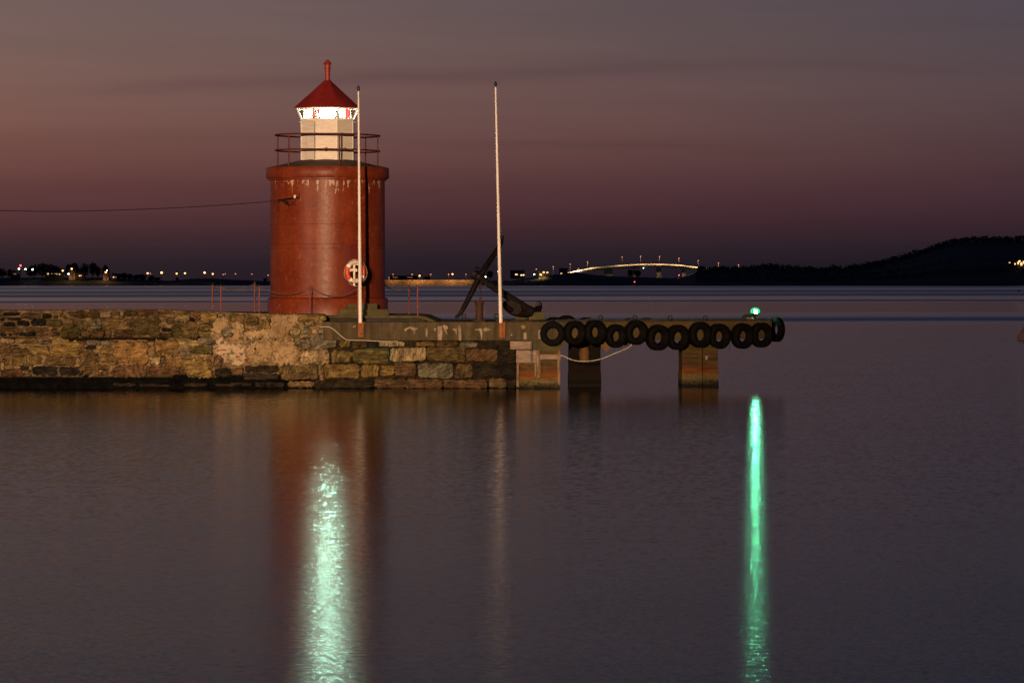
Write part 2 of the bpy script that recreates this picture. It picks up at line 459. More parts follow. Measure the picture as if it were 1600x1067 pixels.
# ------------------------------------------------------------------ water
m, h, out = newmat('sea_water')
p0 = pos(h); x, y, z = h.sep(p0)
slope = h.vmath('SUBTRACT', h.noise(h.vmath('MULTIPLY', p0, (1.0, .95, 1)), 13.0, 1, .5, 1), (.5, .5, .5))
slope2 = h.vmath('SUBTRACT', h.noise(h.vmath('MULTIPLY', p0, (.06, .55, 1)), 1.0, 4, .6, 1), (.5, .5, .5))
slope3 = h.vmath('SUBTRACT', h.noise(h.vmath('MULTIPLY', p0, (4.2, 1.5, 1)), 2.1, 1, .5, 1), (.5, .5, .5))
far = h.step(y, 34, 70)
sx1, sy1, _ = h.sep(slope); sx2, sy2, _ = h.sep(slope2); sx3, sy3, _ = h.sep(slope3)
def wave(a1x, a1y, a2, a3):
    # small ripples, longer undulation, and long-crested wavelets further out
    near = h.math('SUBTRACT', 1, far)
    gx = h.math('ADD', h.math('MULTIPLY', sx1, h.math('MULTIPLY', near, a1x)), h.math('MULTIPLY', sx3, h.math('MULTIPLY', far, a3 * .55)))
    gy = h.math('ADD', h.math('MULTIPLY', sy1, h.math('MULTIPLY', near, a1y)), h.math('ADD', h.math('MULTIPLY', sy2, a2), h.math('MULTIPLY', sy3, h.math('MULTIPLY', far, a3))))
    nd = h.n('ShaderNodeVectorMath', operation='NORMALIZE'); h.put(nd, 0, h.xyz(gx, gy, 1.0))
    return nd.outputs[0]
n_soft = wave(.005, .01, .020, .004)
n_spark = wave(.19, .32, .016, .24)
# wind lanes far out: long patches of rougher water lying across the fjord
wig = h.math('MULTIPLY', h.math('SUBTRACT', h.noise(h.vmath('MULTIPLY', p0, (.012, .004, 1)), 1.0, 3), .5), .05)
ly = h.math('ADD', h.math('LOGARITHM', h.math('MAXIMUM', y, 1.0), 10.0), wig)
ly = h.math('ADD', ly, h.math('MULTIPLY', x, -.00022))
def yl(py): return (math.log10(EYE * F / (py - HORIZ)) - 2.0) / 2.0
lane = h.ramp(h.math('MULTIPLY_ADD', ly, .5, -1.0),
    [(0.0, .188), (yl(590), .188), (yl(560), .185), (yl(509), .18), (yl(504), .22), (yl(501), .55), (yl(499), .55), (yl(496), .30), (yl(492), .23), (yl(488), .15), (yl(474), .15), (yl(472), .18), (yl(471.3), .62), (yl(470.2), .60),
     (yl(468.6), .22), (yl(464), .21), (yl(462.8), .56), (yl(460), .52), (yl(458.6), .28), (yl(457), .55), (yl(454.5), .50), (yl(452.5), .25), (yl(450.5), .48), (yl(447), .34)])
lane = h.math('ADD', lane, h.math('MULTIPLY', h.math('SUBTRACT', h.noise(h.vmath('MULTIPLY', p0, (.02, .12, 1)), 1.0, 3), .5), .05))
gl = h.n('ShaderNodeBsdfGlossy', distribution='BECKMANN'); h.put(gl, 'Roughness', lane)
h.t.links.new(n_soft, gl.inputs['Normal'])
g2 = h.n('ShaderNodeBsdfGlossy', distribution='BECKMANN'); h.put(g2, 'Roughness', h.math('MULTIPLY', lane, .60))
h.t.links.new(n_spark, g2.inputs['Normal'])
gm = h.n('ShaderNodeMixShader'); h.put(gm, 0, .33)
h.t.links.new(gl.outputs[0], gm.inputs[1]); h.t.links.new(g2.outputs[0], gm.inputs[2]); gl = gm
df = h.n('ShaderNodeBsdfDiffuse'); h.put(df, 0, (.004, .006, .010, 1))
fr = h.n('ShaderNodeFresnel'); h.put(fr, 'IOR', 1.333)
mx = h.n('ShaderNodeMixShader'); h.put(mx, 0, h.math('MULTIPLY', fr.outputs[0], .97, clamp=True))
h.t.links.new(df.outputs[0], mx.inputs[1]); h.t.links.new(gl.outputs[0], mx.inputs[2])
h.t.links.new(mx.outputs[0], out.inputs[0])
b = MB()
xs = [-3500, 3500]; ys = [-1.0, 9000]
b.face([b.bm.verts.new((xx, yy, 0)) for xx, yy in ((-3500, -1), (3500, -1), (3500, 9000), (-3500, 9000))])
tag(b.build('water', m), 'calm dark harbour water under the afterglow', 'water', kind='structure')

# ------------------------------------------------------------------ near quay with the lamps that light the pier
b = MB(); b.box((0, -21, .85), (160, 40, 1.7), bev=.1)
tag(b.build('quay_pavement', M['quay']), 'near quay the photograph is taken from', 'quay', kind='structure')
b = MB(); b.box((-70, 35, .7), (24, 18, 1.5), bev=.1)
tag(b.build('side_quay_pavement', M['quay']), 'paved quay on the left side of the harbour', 'quay', kind='structure')

def floodlight(loc, h_, aim, power, colr, label, size=25, rad=.35, blend=.5):
    t = thing('street_lamp', loc, label, 'street lamp', 'lamps along the near quays')
    b = MB(); b.tube([(0, 0, 0), (0, 0, .4), (0, 0, h_)], [.14, .09, .06], 12); b.build_local('pole', M['lamp_pole'], t)
    dv = (Vector(aim) - (Vector(loc) + Vector((0, 0, h_)))).normalized()
    rz = math.atan2(dv.y, dv.x)
    b = MB(); b.box((0, 0, h_ + .12), (.5, .7, .22), rz, bev=.04); b.build_local('lamp_head', M['lamp_pole'], t)
    L = bpy.data.lights.new('lamp_light', 'SPOT'); L.energy = power; L.color = colr
    L.spot_size = R(size); L.spot_blend = blend; L.shadow_soft_size = rad
    lo = bpy.data.objects.new('lamp_light', L); COL.objects.link(lo); lo.parent = t
    lo.location = Vector((0, 0, h_ + .12)) + dv * .45
    lo.rotation_euler = dv.to_track_quat('-Z', 'Y').to_euler()
    return t
floodlight((-10.5, -4, 1.7), 7.5, (-5.4, 121, 3.4), 700e3, (1, .62, .345), 'street lamp on the near quay, just left of the camera', 17, .35, 1.0)
floodlight((-68, 40, 1.45), 7.5, (-7, 122, 3.5), 100e3, (1, .66, .45), 'street lamp on the side quay left of the harbour', 36)

# ------------------------------------------------------------------ stone pier
TONE = {'d': (.022, .019, .017), 'b': (.125, .080, .040), 'o': (.185, .126, .050), 'g': (.165, .140, .092), 't': (.32, .235, .125),
        'v': (.115, .090, .034), 'r': (.120, .070, .036), 'w': (.52, .42, .30), 'k': (.034, .026, .017), 'h': (.225, .145, .052)}
CROPS = {'A': (0, 475, 7.623), 'B': (120, 475, 7.623), 'C': (240, 475, 7.623), 'D': (360, 475, 7.62), 'E': (490, 485, 8.206), 'F': (650, 485, 8.206)}
YW = 120.0
def W2(px, py):
    p = P(px, py, YW); return (p.x, p.z)

def jig(x, z, s=1.0, k=0.0): return mnoise.noise(Vector((x * s, z * s, k)))

def stone_poly(b, pts, depth, tone, back=.16, y0=YW + .06, bulge=.02, rough=.018, gap=.7):
    """pts: outline (x, z); makes a rough rounded block that stands proud of the mortar"""
    n = len(pts)
    cx = sum(p[0] for p in pts) / n; cz = sum(p[1] for p in pts) / n
    seed = rnd.random() * 50
    tx, tz = rnd.uniform(-.02, .02), rnd.uniform(-.03, .03)
    rings = []
    w = max(p[0] for p in pts) - min(p[0] for p in pts); hh = max(p[1] for p in pts) - min(p[1] for p in pts)
    e = min(.03, hh * .12)
    for ins, dy in ((0, back), (0, -depth * .55), (e * .5, -depth * .9), (e * 1.3, -depth), (None, .62), (None, .3)):
        ring = []
        for (x, z) in pts:
            if ins is None:
                s_ = dy; xx, zz = cx + (x - cx) * s_, cz + (z - cz) * s_
                yy = y0 - depth - bulge * (1 - s_) - rough * 1.6 * jig(xx, zz, 6, seed)
            else:
                dx_, dz_ = x - cx, z - cz
                l = math.hypot(dx_, dz_) or 1
                xx, zz = x - dx_ / l * ins, z - dz_ / l * ins
                yy = y0 + dy - (rough * jig(xx, zz, 9, seed) if dy < 0 else 0)
            if dy != back: yy += (xx - cx) * tx + (zz - cz) * tz
            ring.append(b.bm.verts.new((xx, yy, zz)))
        rings.append(ring)
    b.loft(rings, True, tone, True)
    if rnd.random() < gap:
        so = []
        for k_, (x, z) in enumerate(pts):
            dx_, dz_ = x - cx, z - cz
            l = math.hypot(dx_, dz_) or 1
            e2 = max(.002, .028 * jig(x, z, 3.5, seed) + .008 + (.008 if dz_ < 0 else 0))
            so.append((b.bm.verts.new((x - dx_ / l * .006, y0 - .036, z - dz_ / l * .006)), b.bm.verts.new((x + dx_ / l * e2, y0 - .036, z + dz_ / l * e2))))
        for i in range(n):
            j_ = (i + 1) % n
            b.face([so[i][0], so[j_][0], so[j_][1], so[i][1]], (.016, .013, .011))
    c = b.bm.verts.new((cx, y0 - depth - bulge - rough * jig(cx, cz, 6, seed), cz))
    for i in range(n): b.face([rings[-1][i], rings[-1][(i + 1) % n], c], tone, True)

def outline(x0, z0, x1, z1, rough=.06, q=.0):
    """irregular four-sided outline with chipped corners"""
    w, hgt = x1 - x0, z1 - z0
    j = lambda s_: rnd.uniform(-s_, s_)
    cs = [(x0 + j(.05) * hgt, z0 + j(.08) * hgt), (x1 + j(.05) * hgt, z0 + j(.08) * hgt), (x1 + j(.08) * hgt, z1 + j(.08) * hgt), (x0 + j(.08) * hgt, z1 + j(.08) * hgt)]
    out_ = []
    for i in range(4):
        a, c_ = Vector(cs[i]), Vector(cs[(i + 1) % 4])
        L = (c_ - a).length
        k = max(4, min(13, int(L / .07)))
        nrm = Vector((-(c_ - a).y, (c_ - a).x)).normalized()
        cut = min(.16, .05 / max(L, .05)) + rnd.uniform(0, .05)
        for t in range(k + 1):
            f = cut + (1 - 2 * cut) * t / k
            p_ = a.lerp(c_, f) + nrm * rnd.uniform(-1, 1) * rough * min(hgt, w) * .55
            out_.append((p_.x, p_.y))
    return out_

def tone_var(t, amt=.16, k_=1.0):
    f = 1 + rnd.uniform(-amt, amt)
    return tuple(max(.004, c_ * f * k_ * (1 + rnd.uniform(-.06, .06))) for c_ in t)

STONES = {
'A': """35 95 235 140 d;255 112 480 175 b;505 112 610 175 k;0 165 55 200 d;90 160 250 195 d;45 212 185 270 d;200 192 357 265 d;370 180 555 262 d;545 192 735 270 v;640 130 690 170 b;580 320 715 395 b;225 335 420 388 d;0 345 75 390 d;720 240 950 408 v;300 275 580 335 o;425 345 570 385 b;0 285 230 320 b;830 90 990 150 b;100 345 140 380 d;600 290 700 318 b;
0 405 170 470 t;175 405 450 470 o;450 405 610 470 g;0 485 130 620 b;140 520 350 625 b;360 510 590 610 o;620 430 945 620 h;945 445 992 590 b;60 622 490 730 o;535 625 905 735 b;15 765 275 865 r;390 740 685 855 d;705 750 990 850 d;245 735 365 790 d;340 735 388 790 t;140 482 215 508 d;20 640 60 668 d;0 700 55 790 t;290 795 350 835 t""",
'B': """370 165 575 275 o;580 165 820 280 b;140 180 290 300 g;0 190 135 300 o;40 305 165 400 b;170 305 330 400 b;330 290 420 400 r;440 300 690 395 b;690 150 985 390 v;270 85 410 160 t;412 80 508 130 o;510 75 568 150 t;570 80 718 140 b;720 75 990 148 b;0 80 130 160 b;130 90 268 170 v;
30 445 85 545 b;105 425 275 490 g;280 430 400 498 g;270 502 440 600 o;480 445 860 715 h;700 425 845 445 t;400 425 690 443 t;20 545 260 790 b;270 615 475 700 o;275 725 390 785 b;420 728 840 870 r;390 692 470 725 o;480 700 560 727 t;860 730 992 865 r;880 620 990 715 t;110 492 230 540 d;200 790 270 850 r;290 790 380 850 r;100 780 190 830 b;430 935 700 985 k;750 950 980 985 k""",
'C': """0 435 300 610 h;290 430 540 510 t;300 530 445 610 g;455 492 670 598 v;455 600 550 650 t;0 620 80 720 t;82 620 140 715 b;140 655 395 755 o;0 735 310 860 r;310 760 372 830 b;372 655 705 880 o;720 610 810 750 b;735 765 945 870 k;
555 105 760 220 o;540 235 735 318 v;545 322 685 385 v;530 390 740 480 g;340 222 538 400 o;90 280 215 335 d;160 160 248 240 b;250 130 430 215 t;490 160 553 205 b;915 130 990 205 o;820 270 945 385 g;0 85 250 128 b;250 80 440 128 o;440 80 560 150 b;220 250 330 400 v;20 340 215 400 b;430 155 485 215 d;760 110 850 160 g;660 485 705 600 g;
0 955 200 985 k;360 940 640 985 k;740 945 960 985 k""",
'D': """0 130 170 218 o;190 140 330 250 v;320 200 480 305 v;335 130 440 190 t;150 415 290 500 g;812 130 1058 230 o;1062 130 1143 200 o;700 280 835 370 t;845 270 958 370 g;962 280 1042 360 t;1045 280 1143 358 g;962 368 1143 545 g;840 400 960 540 g;760 400 838 490 g;835 550 1143 715 t;160 722 575 815 k;160 818 575 900 k;580 730 1040 825 v;600 828 1040 905 b;1112 720 1200 890 o;680 912 990 995 b;290 930 640 990 k;0 930 250 975 k;0 760 155 850 b;140 280 230 400 b;60 225 160 400 t;885 205 1010 262 t""",
'E': """0 320 290 495 g;322 320 480 485 o;490 395 690 488 b;830 398 1175 470 t;700 395 825 485 k;0 502 205 685 t;222 502 490 670 o;500 495 960 680 v;980 478 1443 655 t;130 690 590 880 o;600 690 830 860 h;845 690 1030 850 h;1040 662 1320 840 b;-60 700 50 880 b;0 890 770 1000 k;775 872 1180 1000 b""",
'F': """0 398 245 460 o;255 398 540 470 b;555 402 790 480 g;795 402 1060 490 k;1070 402 1230 480 k;140 472 630 655 v;635 482 1050 655 b;1060 487 1280 655 k;20 662 475 870 g;495 675 725 870 b;730 682 1040 870 k;1050 670 1285 880 d;-160 880 340 1000 b;350 882 920 1000 b;925 872 1160 1000 b;1170 872 1285 1000 k"""}

pier = thing('stone_pier', P(560, 607, 121), 'long rough stone pier with a concrete beam along its right half', 'pier')
b = MB()
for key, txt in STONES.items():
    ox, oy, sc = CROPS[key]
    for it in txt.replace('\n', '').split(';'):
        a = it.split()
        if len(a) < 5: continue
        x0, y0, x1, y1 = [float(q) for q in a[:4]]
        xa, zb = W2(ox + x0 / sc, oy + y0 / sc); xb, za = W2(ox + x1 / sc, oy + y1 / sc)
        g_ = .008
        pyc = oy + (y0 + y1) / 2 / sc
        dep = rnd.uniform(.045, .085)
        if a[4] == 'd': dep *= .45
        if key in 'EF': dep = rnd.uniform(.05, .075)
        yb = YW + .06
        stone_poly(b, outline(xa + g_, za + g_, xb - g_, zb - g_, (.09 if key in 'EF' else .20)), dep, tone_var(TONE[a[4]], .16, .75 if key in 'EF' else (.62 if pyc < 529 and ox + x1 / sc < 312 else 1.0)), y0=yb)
# the wall goes on to the left, out of the picture
zt, zm, zl = W2(0, 486)[1], W2(0, 529)[1], W2(0, 590)[1]
for (za, zb, rows, wmin, wmax) in ((zm + .05, zt, 4, .3, .8), (zl, zm - .04, 3, .5, 1.3)):
    hr = (zb - za) / rows
    for r_ in range(rows):
        x = W2(-2, 500)[0]
        while x > -31:
            w = rnd.uniform(wmin, wmax)
            stone_poly(b, outline(x - w + .02, za + r_ * hr + .015, x - .02, za + (r_ + 1) * hr - .015, .12), rnd.uniform(.04, .08), tone_var(TONE[rnd.choice('bogtvbo')]))
            x -= w
b.build('masonry', M['stone'], pier)

# mortar bed behind the stones
b = MB()
x_l, x_r = -31.0, W2(806, 500)[0]
nx, nz_ = 330, 36
def wall_top(x):
    px = 800 + x * F / YW
    t = [(-900, 485.5), (0, 484.5), (90, 485), (150, 484), (240, 484), (330, 487), (420, 490.5), (500, 492.5), (503, 503), (900, 503)]
    for (a, ya), (c_, yc) in zip(t, t[1:]):
        if a <= px <= c_: return W2(0, ya + (yc - ya) * (px - a) / (c_ - a))[1]
    return W2(0, 503)[1]
grid = []
for i in range(nx + 1):
    x = x_l + (x_r - x_l) * i / nx
    top = wall_top(x); col_ = []
    for j_ in range(nz_ + 1):
        z = -.6 + (top + .6) * j_ / nz_
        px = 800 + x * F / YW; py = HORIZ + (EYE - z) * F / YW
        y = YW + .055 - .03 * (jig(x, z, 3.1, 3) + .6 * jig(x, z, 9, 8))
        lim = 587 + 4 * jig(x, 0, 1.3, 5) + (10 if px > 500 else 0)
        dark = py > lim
        if px < 312 and abs(py - (529.5 + .012 * max(0, 60 - px))) < 1.7: y += .22; dark = True
        if px > 503: y += .03
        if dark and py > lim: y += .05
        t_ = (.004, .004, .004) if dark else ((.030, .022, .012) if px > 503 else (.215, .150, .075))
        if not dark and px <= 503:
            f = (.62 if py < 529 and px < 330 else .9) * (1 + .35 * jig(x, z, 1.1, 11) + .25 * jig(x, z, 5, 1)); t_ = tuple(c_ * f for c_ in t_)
        col_.append((b.bm.verts.new((x, y, z)), t_))
    grid.append(col_)
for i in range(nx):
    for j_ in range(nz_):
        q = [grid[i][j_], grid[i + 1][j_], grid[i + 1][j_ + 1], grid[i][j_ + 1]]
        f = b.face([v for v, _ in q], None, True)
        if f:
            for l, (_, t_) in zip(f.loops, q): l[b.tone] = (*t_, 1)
# top lip going back
lip = []
for i in range(nx + 1):
    v = grid[i][nz_][0]
    lip.append([v, b.bm.verts.new((v.co.x, YW + .8, v.co.z + .01))])
for i in range(nx): b.face([lip[i][0], lip[i + 1][0], lip[i + 1][1], lip[i][1]], (.10, .08, .05), True)
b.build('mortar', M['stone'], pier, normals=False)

# bare render patch, white lime repair with bits of brick
def patch(b, pts, key, dep, tone, nsub=7, rough=.36):
    ox, oy, sc = CROPS[key]
    w = [Vector(W2(ox + x / sc, oy + y / sc)) for x, y in pts]
    o_ = []
    for i in range(len(w)):
        a, c_ = w[i], w[(i + 1) % len(w)]
        nrm = Vector((-(c_ - a).y, (c_ - a).x)).normalized()
        for t in range(nsub):
            p_ = a.lerp(c_, t / nsub) + nrm * rnd.uniform(-.5, .5) * rough * (c_ - a).length
            o_.append((p_.x, p_.y))
    # fill: fan of rings is unsafe for concave shapes, so build the sheet with bmesh fill
    y = YW + .06 - dep
    fv = [b.bm.verts.new((p_[0], y, p_[1])) for p_ in o_]
    bv = [b.bm.verts.new((p_[0], y + dep + .12, p_[1])) for p_ in o_]
    b.loft([fv, bv], True, tone)
    es = [b.bm.edges.get((fv[i], fv[(i + 1) % len(fv)])) for i in range(len(fv))]
    res = bmesh.ops.triangle_fill(b.bm, edges=es, use_beauty=True)
    fs = [f for f in res['geom'] if isinstance(f, bmesh.types.BMFace)]
    for f in fs:
        for l in f.loops: l[b.tone] = (*tone, 1)
b = MB()
patch(b, [(480, 160), (540, 130), (700, 122), (808, 130), (800, 220), (760, 250), (700, 330), (690, 380), (740, 400), (760, 500), (810, 520), (800, 660), (760, 700), (600, 720), (430, 700), (330, 665), (200, 660), (195, 540), (240, 480), (330, 420), (150, 400), (200, 300), (330, 310), (480, 300), (490, 220)], 'D', .10, (.33, .245, .14))
patch(b, [(700, 240), (760, 170), (880, 150), (900, 210), (870, 260), (820, 300), (810, 390), (730, 420), (690, 390)], 'C', .09, (.30, .225, .13))
patch(b, [(870, 400), (940, 385), (945, 270), (990, 210), (1070, 230), (1040, 330), (1000, 420), (960, 480), (880, 470)], 'C', .088, (.31, .235, .14))
pt = b.build('render_patch', M['render'], pier)
pt['label'] = 'bare tan cement render patch on the stone pier'
for px, py, w, hh in ((406, 529.5, 6, 3), (430, 530.5, 3.5, 3.5), (399, 545, 4.5, 3.5), (446, 512, 2.5, 2)):
    b = MB(); xa, zb = W2(px - w / 2, py - hh / 2); xb, za = W2(px + w / 2, py + hh / 2)
    stone_poly(b, outline(xa, za, xb, zb, .3), .108, (.02, .016, .012), y0=YW + .06, bulge=.001, rough=.003, gap=0)
    b.build('pit', M['stone'], pt)  # raised dark decal, its colour stands for the shade in a hole
b = MB()
patch(b, [(700, 560), (720, 490), (800, 480), (860, 450), (910, 490), (990, 480), (1090, 500), (1080, 590), (1100, 640), (1060, 720), (1010, 735), (940, 720), (860, 690), (800, 615)], 'C', .092, (.42, .33, .23))
patch(b, [(740, 440), (800, 390), (830, 400), (800, 470), (750, 475)], 'C', .09, (.40, .31, .21))
b.build('lime_repair', M['lime_wash'], pier)
b = MB()
for (x0, y0, x1, y1) in ((675, 510, 708, 525), (790, 540, 860, 556), (820, 588, 855, 605), (750, 550, 775, 565), (972, 618, 1030, 640), (1085, 655, 1125, 690), (965, 490, 985, 500)):
    ox, oy, sc = CROPS['C']
    xa, zb = W2(ox + x0 / sc, oy + y0 / sc); xb, za = W2(ox + x1 / sc, oy + y1 / sc)
    stone_poly(b, outline(xa, za, xb, zb, .15), .12, (.36, .10, .035), y0=YW + .06, bulge=.008, gap=0)
    b.build('brick_fragment', M['stone'], pier); b = MB()

# body and top of the pier
zL, zR = W2(0, 488)[1] , W2(0, 503)[1]
xs_ = W2(503, 500)[0]; xr = W2(878, 500)[0]
def prism_xy(b, pts, z0, z1, tone=None):
    b.plate([(x, y, z0) for x, y in pts], (0, 0, z1 - z0), tone)
b = MB()
prism_xy(b, [(-31, YW + .3), (xs_, YW + .3), (xs_, 131), (-31, 131)], -.8, 2.34)
prism_xy(b, [(xs_ + .002, YW + .35), (xr - 1.0, YW + .35), (xr - 1.0, 130.5), (xs_ + .002, 130.5)], -.8, zR - .02)
b.build('pier_surface', M['asphalt'], pier)
# raised slab under the lighthouse
b = MB()
x1 = P(664, 495, 121)[0]; x2 = P(682, 500, 121)[0]
zs = P(500, 493, 121)[2]
o_ = [(W2(492, 500)[0], zs - .085), (W2(492, 500)[0], zs), (x1 - .3, zs), (x1, zs - .03), (x2, zR), (x2, zR - .06), (x1 - .2, zs - .085)]
b.plate([(x, 120.95 + .02 * jig(x, z, 4), z) for x, z in o_], (0, 8.4, 0))
b.build('platform_slab', M['mossy'], pier)
b = MB(); b.box(((W2(490, 500)[0] + x1 - .02) / 2, 121.25 + 4, (zR + zs) / 2 - .1), (x1 - .02 - W2(490, 500)[0], 8, zs - zR + .0)); b.build('platform_base', M['asphalt'], pier)  # asphalt colour stands in for the shade below the slab edge
# concrete beam along the right half, its front cut by board joints
b = MB()
xb0 = W2(505, 500)[0]
zb1, zb0 = W2(0, 503)[1], W2(0, 531.8)[1]
def beam_box(b, xa, xb, za, zb, y0, y1, n):
    rings = []
    for i in range(n + 1):
        x = xa + (xb - xa) * i / n
        e = .012
        dyf = .010 * jig(x, 0, 2.5, 4)
        rings.append([b.bm.verts.new(v) for v in ((x, y1, za), (x, y0 + e, za), (x, y0 + dyf, za + e), (x, y0 + dyf * .6, (za + zb) / 2), (x, y0 + dyf, zb - e), (x, y0 + e, zb + .006 * jig(x, 3, 5, 2)), (x, y1, zb))])
    b.loft(rings, True)
    b.face(rings[0][::-1]); b.face(rings[-1])
beam_box(b, xb0, xr, zb0, zb1, YW - .06, YW + .8, 90)
beam = b.build('concrete_beam', M['concrete'], pier)
# open board joints and pockets in its face
b = MB()
for (px, y0, y1, w) in ((672.5, 514, 531, .9), (735, 513, 531.5, .7), (733.5, 526, 527.2, 5), (711, 506.5, 507.5, 26), (741, 509, 513, .8), (754, 509, 514, .8), (796, 521.5, 523, 4.2), (816.8, 517, 531, .8), (839.6, 516, 531, .9), (682, 508, 512, .9)):
    xa, zz1 = W2(px - w / 2, y0); xb, zz0 = W2(px + w / 2, y1)
    b = MB(); b.box(((xa + xb) / 2, YW - .073, (zz0 + zz1) / 2), (xb - xa, .012, zz1 - zz0))
    b.build('joint', M['cable'], beam)
def deposit(b, pts, y=YW - .078, th=.006):
    w = [Vector(W2(*p)) for p in pts]
    o_ = []
    for i in range(len(w)):
        a, c_ = w[i], w[(i + 1) % len(w)]
        o_.append(a); o_.append(a.lerp(c_, .5) + Vector((rnd.uniform(-.012, .012), rnd.uniform(-.008, .008))))
    fv = [b.bm.verts.new((p_.x, y, p_.y)) for p_ in o_]
    bv = [b.bm.verts.new((p_.x, y + .03, p_.y)) for p_ in o_]
    b.loft([fv, bv], True)
    es = [b.bm.edges.get((fv[i], fv[(i + 1) % len(fv)])) for i in range(len(fv))]
    bmesh.ops.triangle_fill(b.bm, edges=es, use_beauty=True)
b = MB()
for pts in ([(631, 514.5), (636, 512), (641, 510.5), (647, 512), (653, 513), (650, 515.5), (648.5, 518), (648.5, 523), (646.5, 521), (645.5, 516), (641, 513), (637, 514.5), (634, 517.5), (632, 516.5)],
            [(665.2, 513.5), (668.2, 513), (668, 520), (667, 527.5), (665.5, 526)],
            [(677.5, 513), (682, 513.5), (681, 516), (679.5, 517.5)],
            [(684, 510), (690.5, 509.2), (691.5, 517), (690.5, 531.5), (684.5, 531.5)],
            [(691.5, 508.5), (697, 508), (700, 511), (699, 515), (696.5, 514), (699.5, 523.5), (696, 519), (693.5, 513)],
            [(707, 514), (714.5, 513), (714, 519), (713, 523), (711, 518)],
            [(716.5, 506.5), (719.5, 510), (720.8, 520), (720.5, 532), (717, 532), (716.5, 520)],
            [(741, 514.5), (750, 512.5), (754, 514.5), (754, 522), (752, 532), (750.5, 522), (749, 516), (744, 516.5)],
            [(755, 515), (759.5, 511.2), (764, 514), (769, 514.5), (764, 516.3), (759, 518)],
            [(552, 509.5), (556.5, 508), (554.5, 511.2), (551.5, 512.5)], [(795, 522.2), (800.5, 522), (799, 524.5)],
            [(818, 520), (822.5, 519), (823.5, 530), (817.5, 530.5)], [(841, 516), (844.5, 515.5), (845.5, 529), (841, 530)]):  # last two strips paint the pale light inside the drain slots
    b = MB(); deposit(b, pts); b.build('lime_deposit', M['lime'], beam)
b = MB()
for pts in ([(814, 508.5), (819, 507.5), (821.5, 510.5), (819, 514), (815.5, 513)],): deposit(b, pts, YW - .0765)
b.build('lichen_patch', surf('yellow_lichen', (.20, .13, .02), (.26, .17, .03), 12, .9), beam)

# ------------------------------------------------------------------ jetty on pillars
jet = thing('concrete_jetty', P(1040, 605, 123), 'narrow concrete jetty on stained pillars at the end of the stone pier', 'jetty')
ANG = R(30)
A0 = Vector((xr, YW - .058, 0)); u_ = Vector((math.cos(ANG), math.sin(ANG), 0)); nrm = Vector((math.sin(ANG), -math.cos(ANG), 0))
def jl(px):
    """length along the jetty front that shows at column px"""
    k = (px - 800) / F
    return (k * A0.y - A0.x) / (u_.x - k * u_.y)
LJ = jl(1206)
b = MB()
rings = []
for i in range(41):
    p_ = A0 + u_ * (LJ * i / 40 + .0)
    q = p_ - nrm * 4.2
    dz = .006 * jig(p_.x, 0, 3, 7)
    dv = nrm * (.012 * jig(p_.x, 4, 2, 7))
    rings.append([b.bm.verts.new((v.x, v.y, z)) for v, z in ((q, zb0), (p_ - nrm * .02, zb0), (p_ + dv, zb0 + .02), (p_ + dv, zb1 - .02), (p_ - nrm * .02, zb1 + dz), (q, zb1 + .02))])
b.loft(rings, True); b.face(rings[0][::-1]); b.face(rings[-1])
deck = b.build('deck', M['deck_concrete'], jet)
# kerb and clutter edge on the deck
b = MB()
pts_k = A0 + u_ * (LJ / 2) - nrm * .35
b.box((pts_k.x, pts_k.y, zb1 + .035), (LJ - .1, .3, .07), ANG, bev=.02)
b.build('kerb', M['asphalt'], jet)
# corbel below the deck at the landward end
b = MB()
xa, _ = W2(832, 540); xb, _ = W2(889, 540)
_, z1_ = W2(0, 532); _, z0_ = W2(0, 548)
b.plate([(xa, YW, zb0 - .002), (xa, YW, W2(0, 548)[1]), (W2(873, 0)[0], YW, W2(0, 548)[1]), (xb, YW, zb0 - .002)], (0, 1.2, 0))
b.build('corbel', M['mossy'], jet)
# front pillar with two stained panels
def pillar(px0, px1, py0, Y, depth, mat_, rz=0, name='pillar'):
    a_, c_ = P(px0, 600, Y), P(px1, 600, Y)
    b = MB(); w = (c_ - a_).length
    zt_ = P(0, py0, Y).z
    n = 14; rings = []
    m_ = Matrix.Rotation(rz, 3, 'Z'); cc = (a_ + c_) / 2 + m_ @ Vector((0, depth / 2, 0))
    for i in range(n + 1):
        z = -1.2 + (zt_ + 1.2) * i / n
        ring = []
        for k in range(24):
            s_, t = divmod(k, 6); t /= 6
            c4 = [(-1, -1), (1, -1), (1, 1), (-1, 1)]
            (xa_, ya_), (xb_, yb_) = c4[s_], c4[(s_ + 1) % 4]
            lx, ly_ = (xa_ + (xb_ - xa_) * t) * w / 2, (ya_ + (yb_ - ya_) * t) * depth / 2
            sw = 1 + (.03 if z < .35 else 0)
            v = m_ @ Vector((lx * sw, ly_ * sw, 0))
            wob = .022 * jig(v.x * 2 + z * 3, v.y * 2 - z, 2.5, px0)
            ring.append(b.bm.verts.new((cc.x + v.x * (1 + wob), cc.y + v.y * (1 + wob), z)))
        rings.append(ring)
    b.loft(rings, True); b.face(rings[0][::-1]); b.face(rings[-1])
    return b.build(name, mat_, jet)
pillar(809, 873.5, 547.5, YW + .04, 1.4, M['pillar'])
pillar(889, 938.5, 533, 122.4, 1.6, M['pillar_brown'])
pillar(1066, 1122, 533, 122.6, 1.5, M['pillar_far'], rz=R(2))
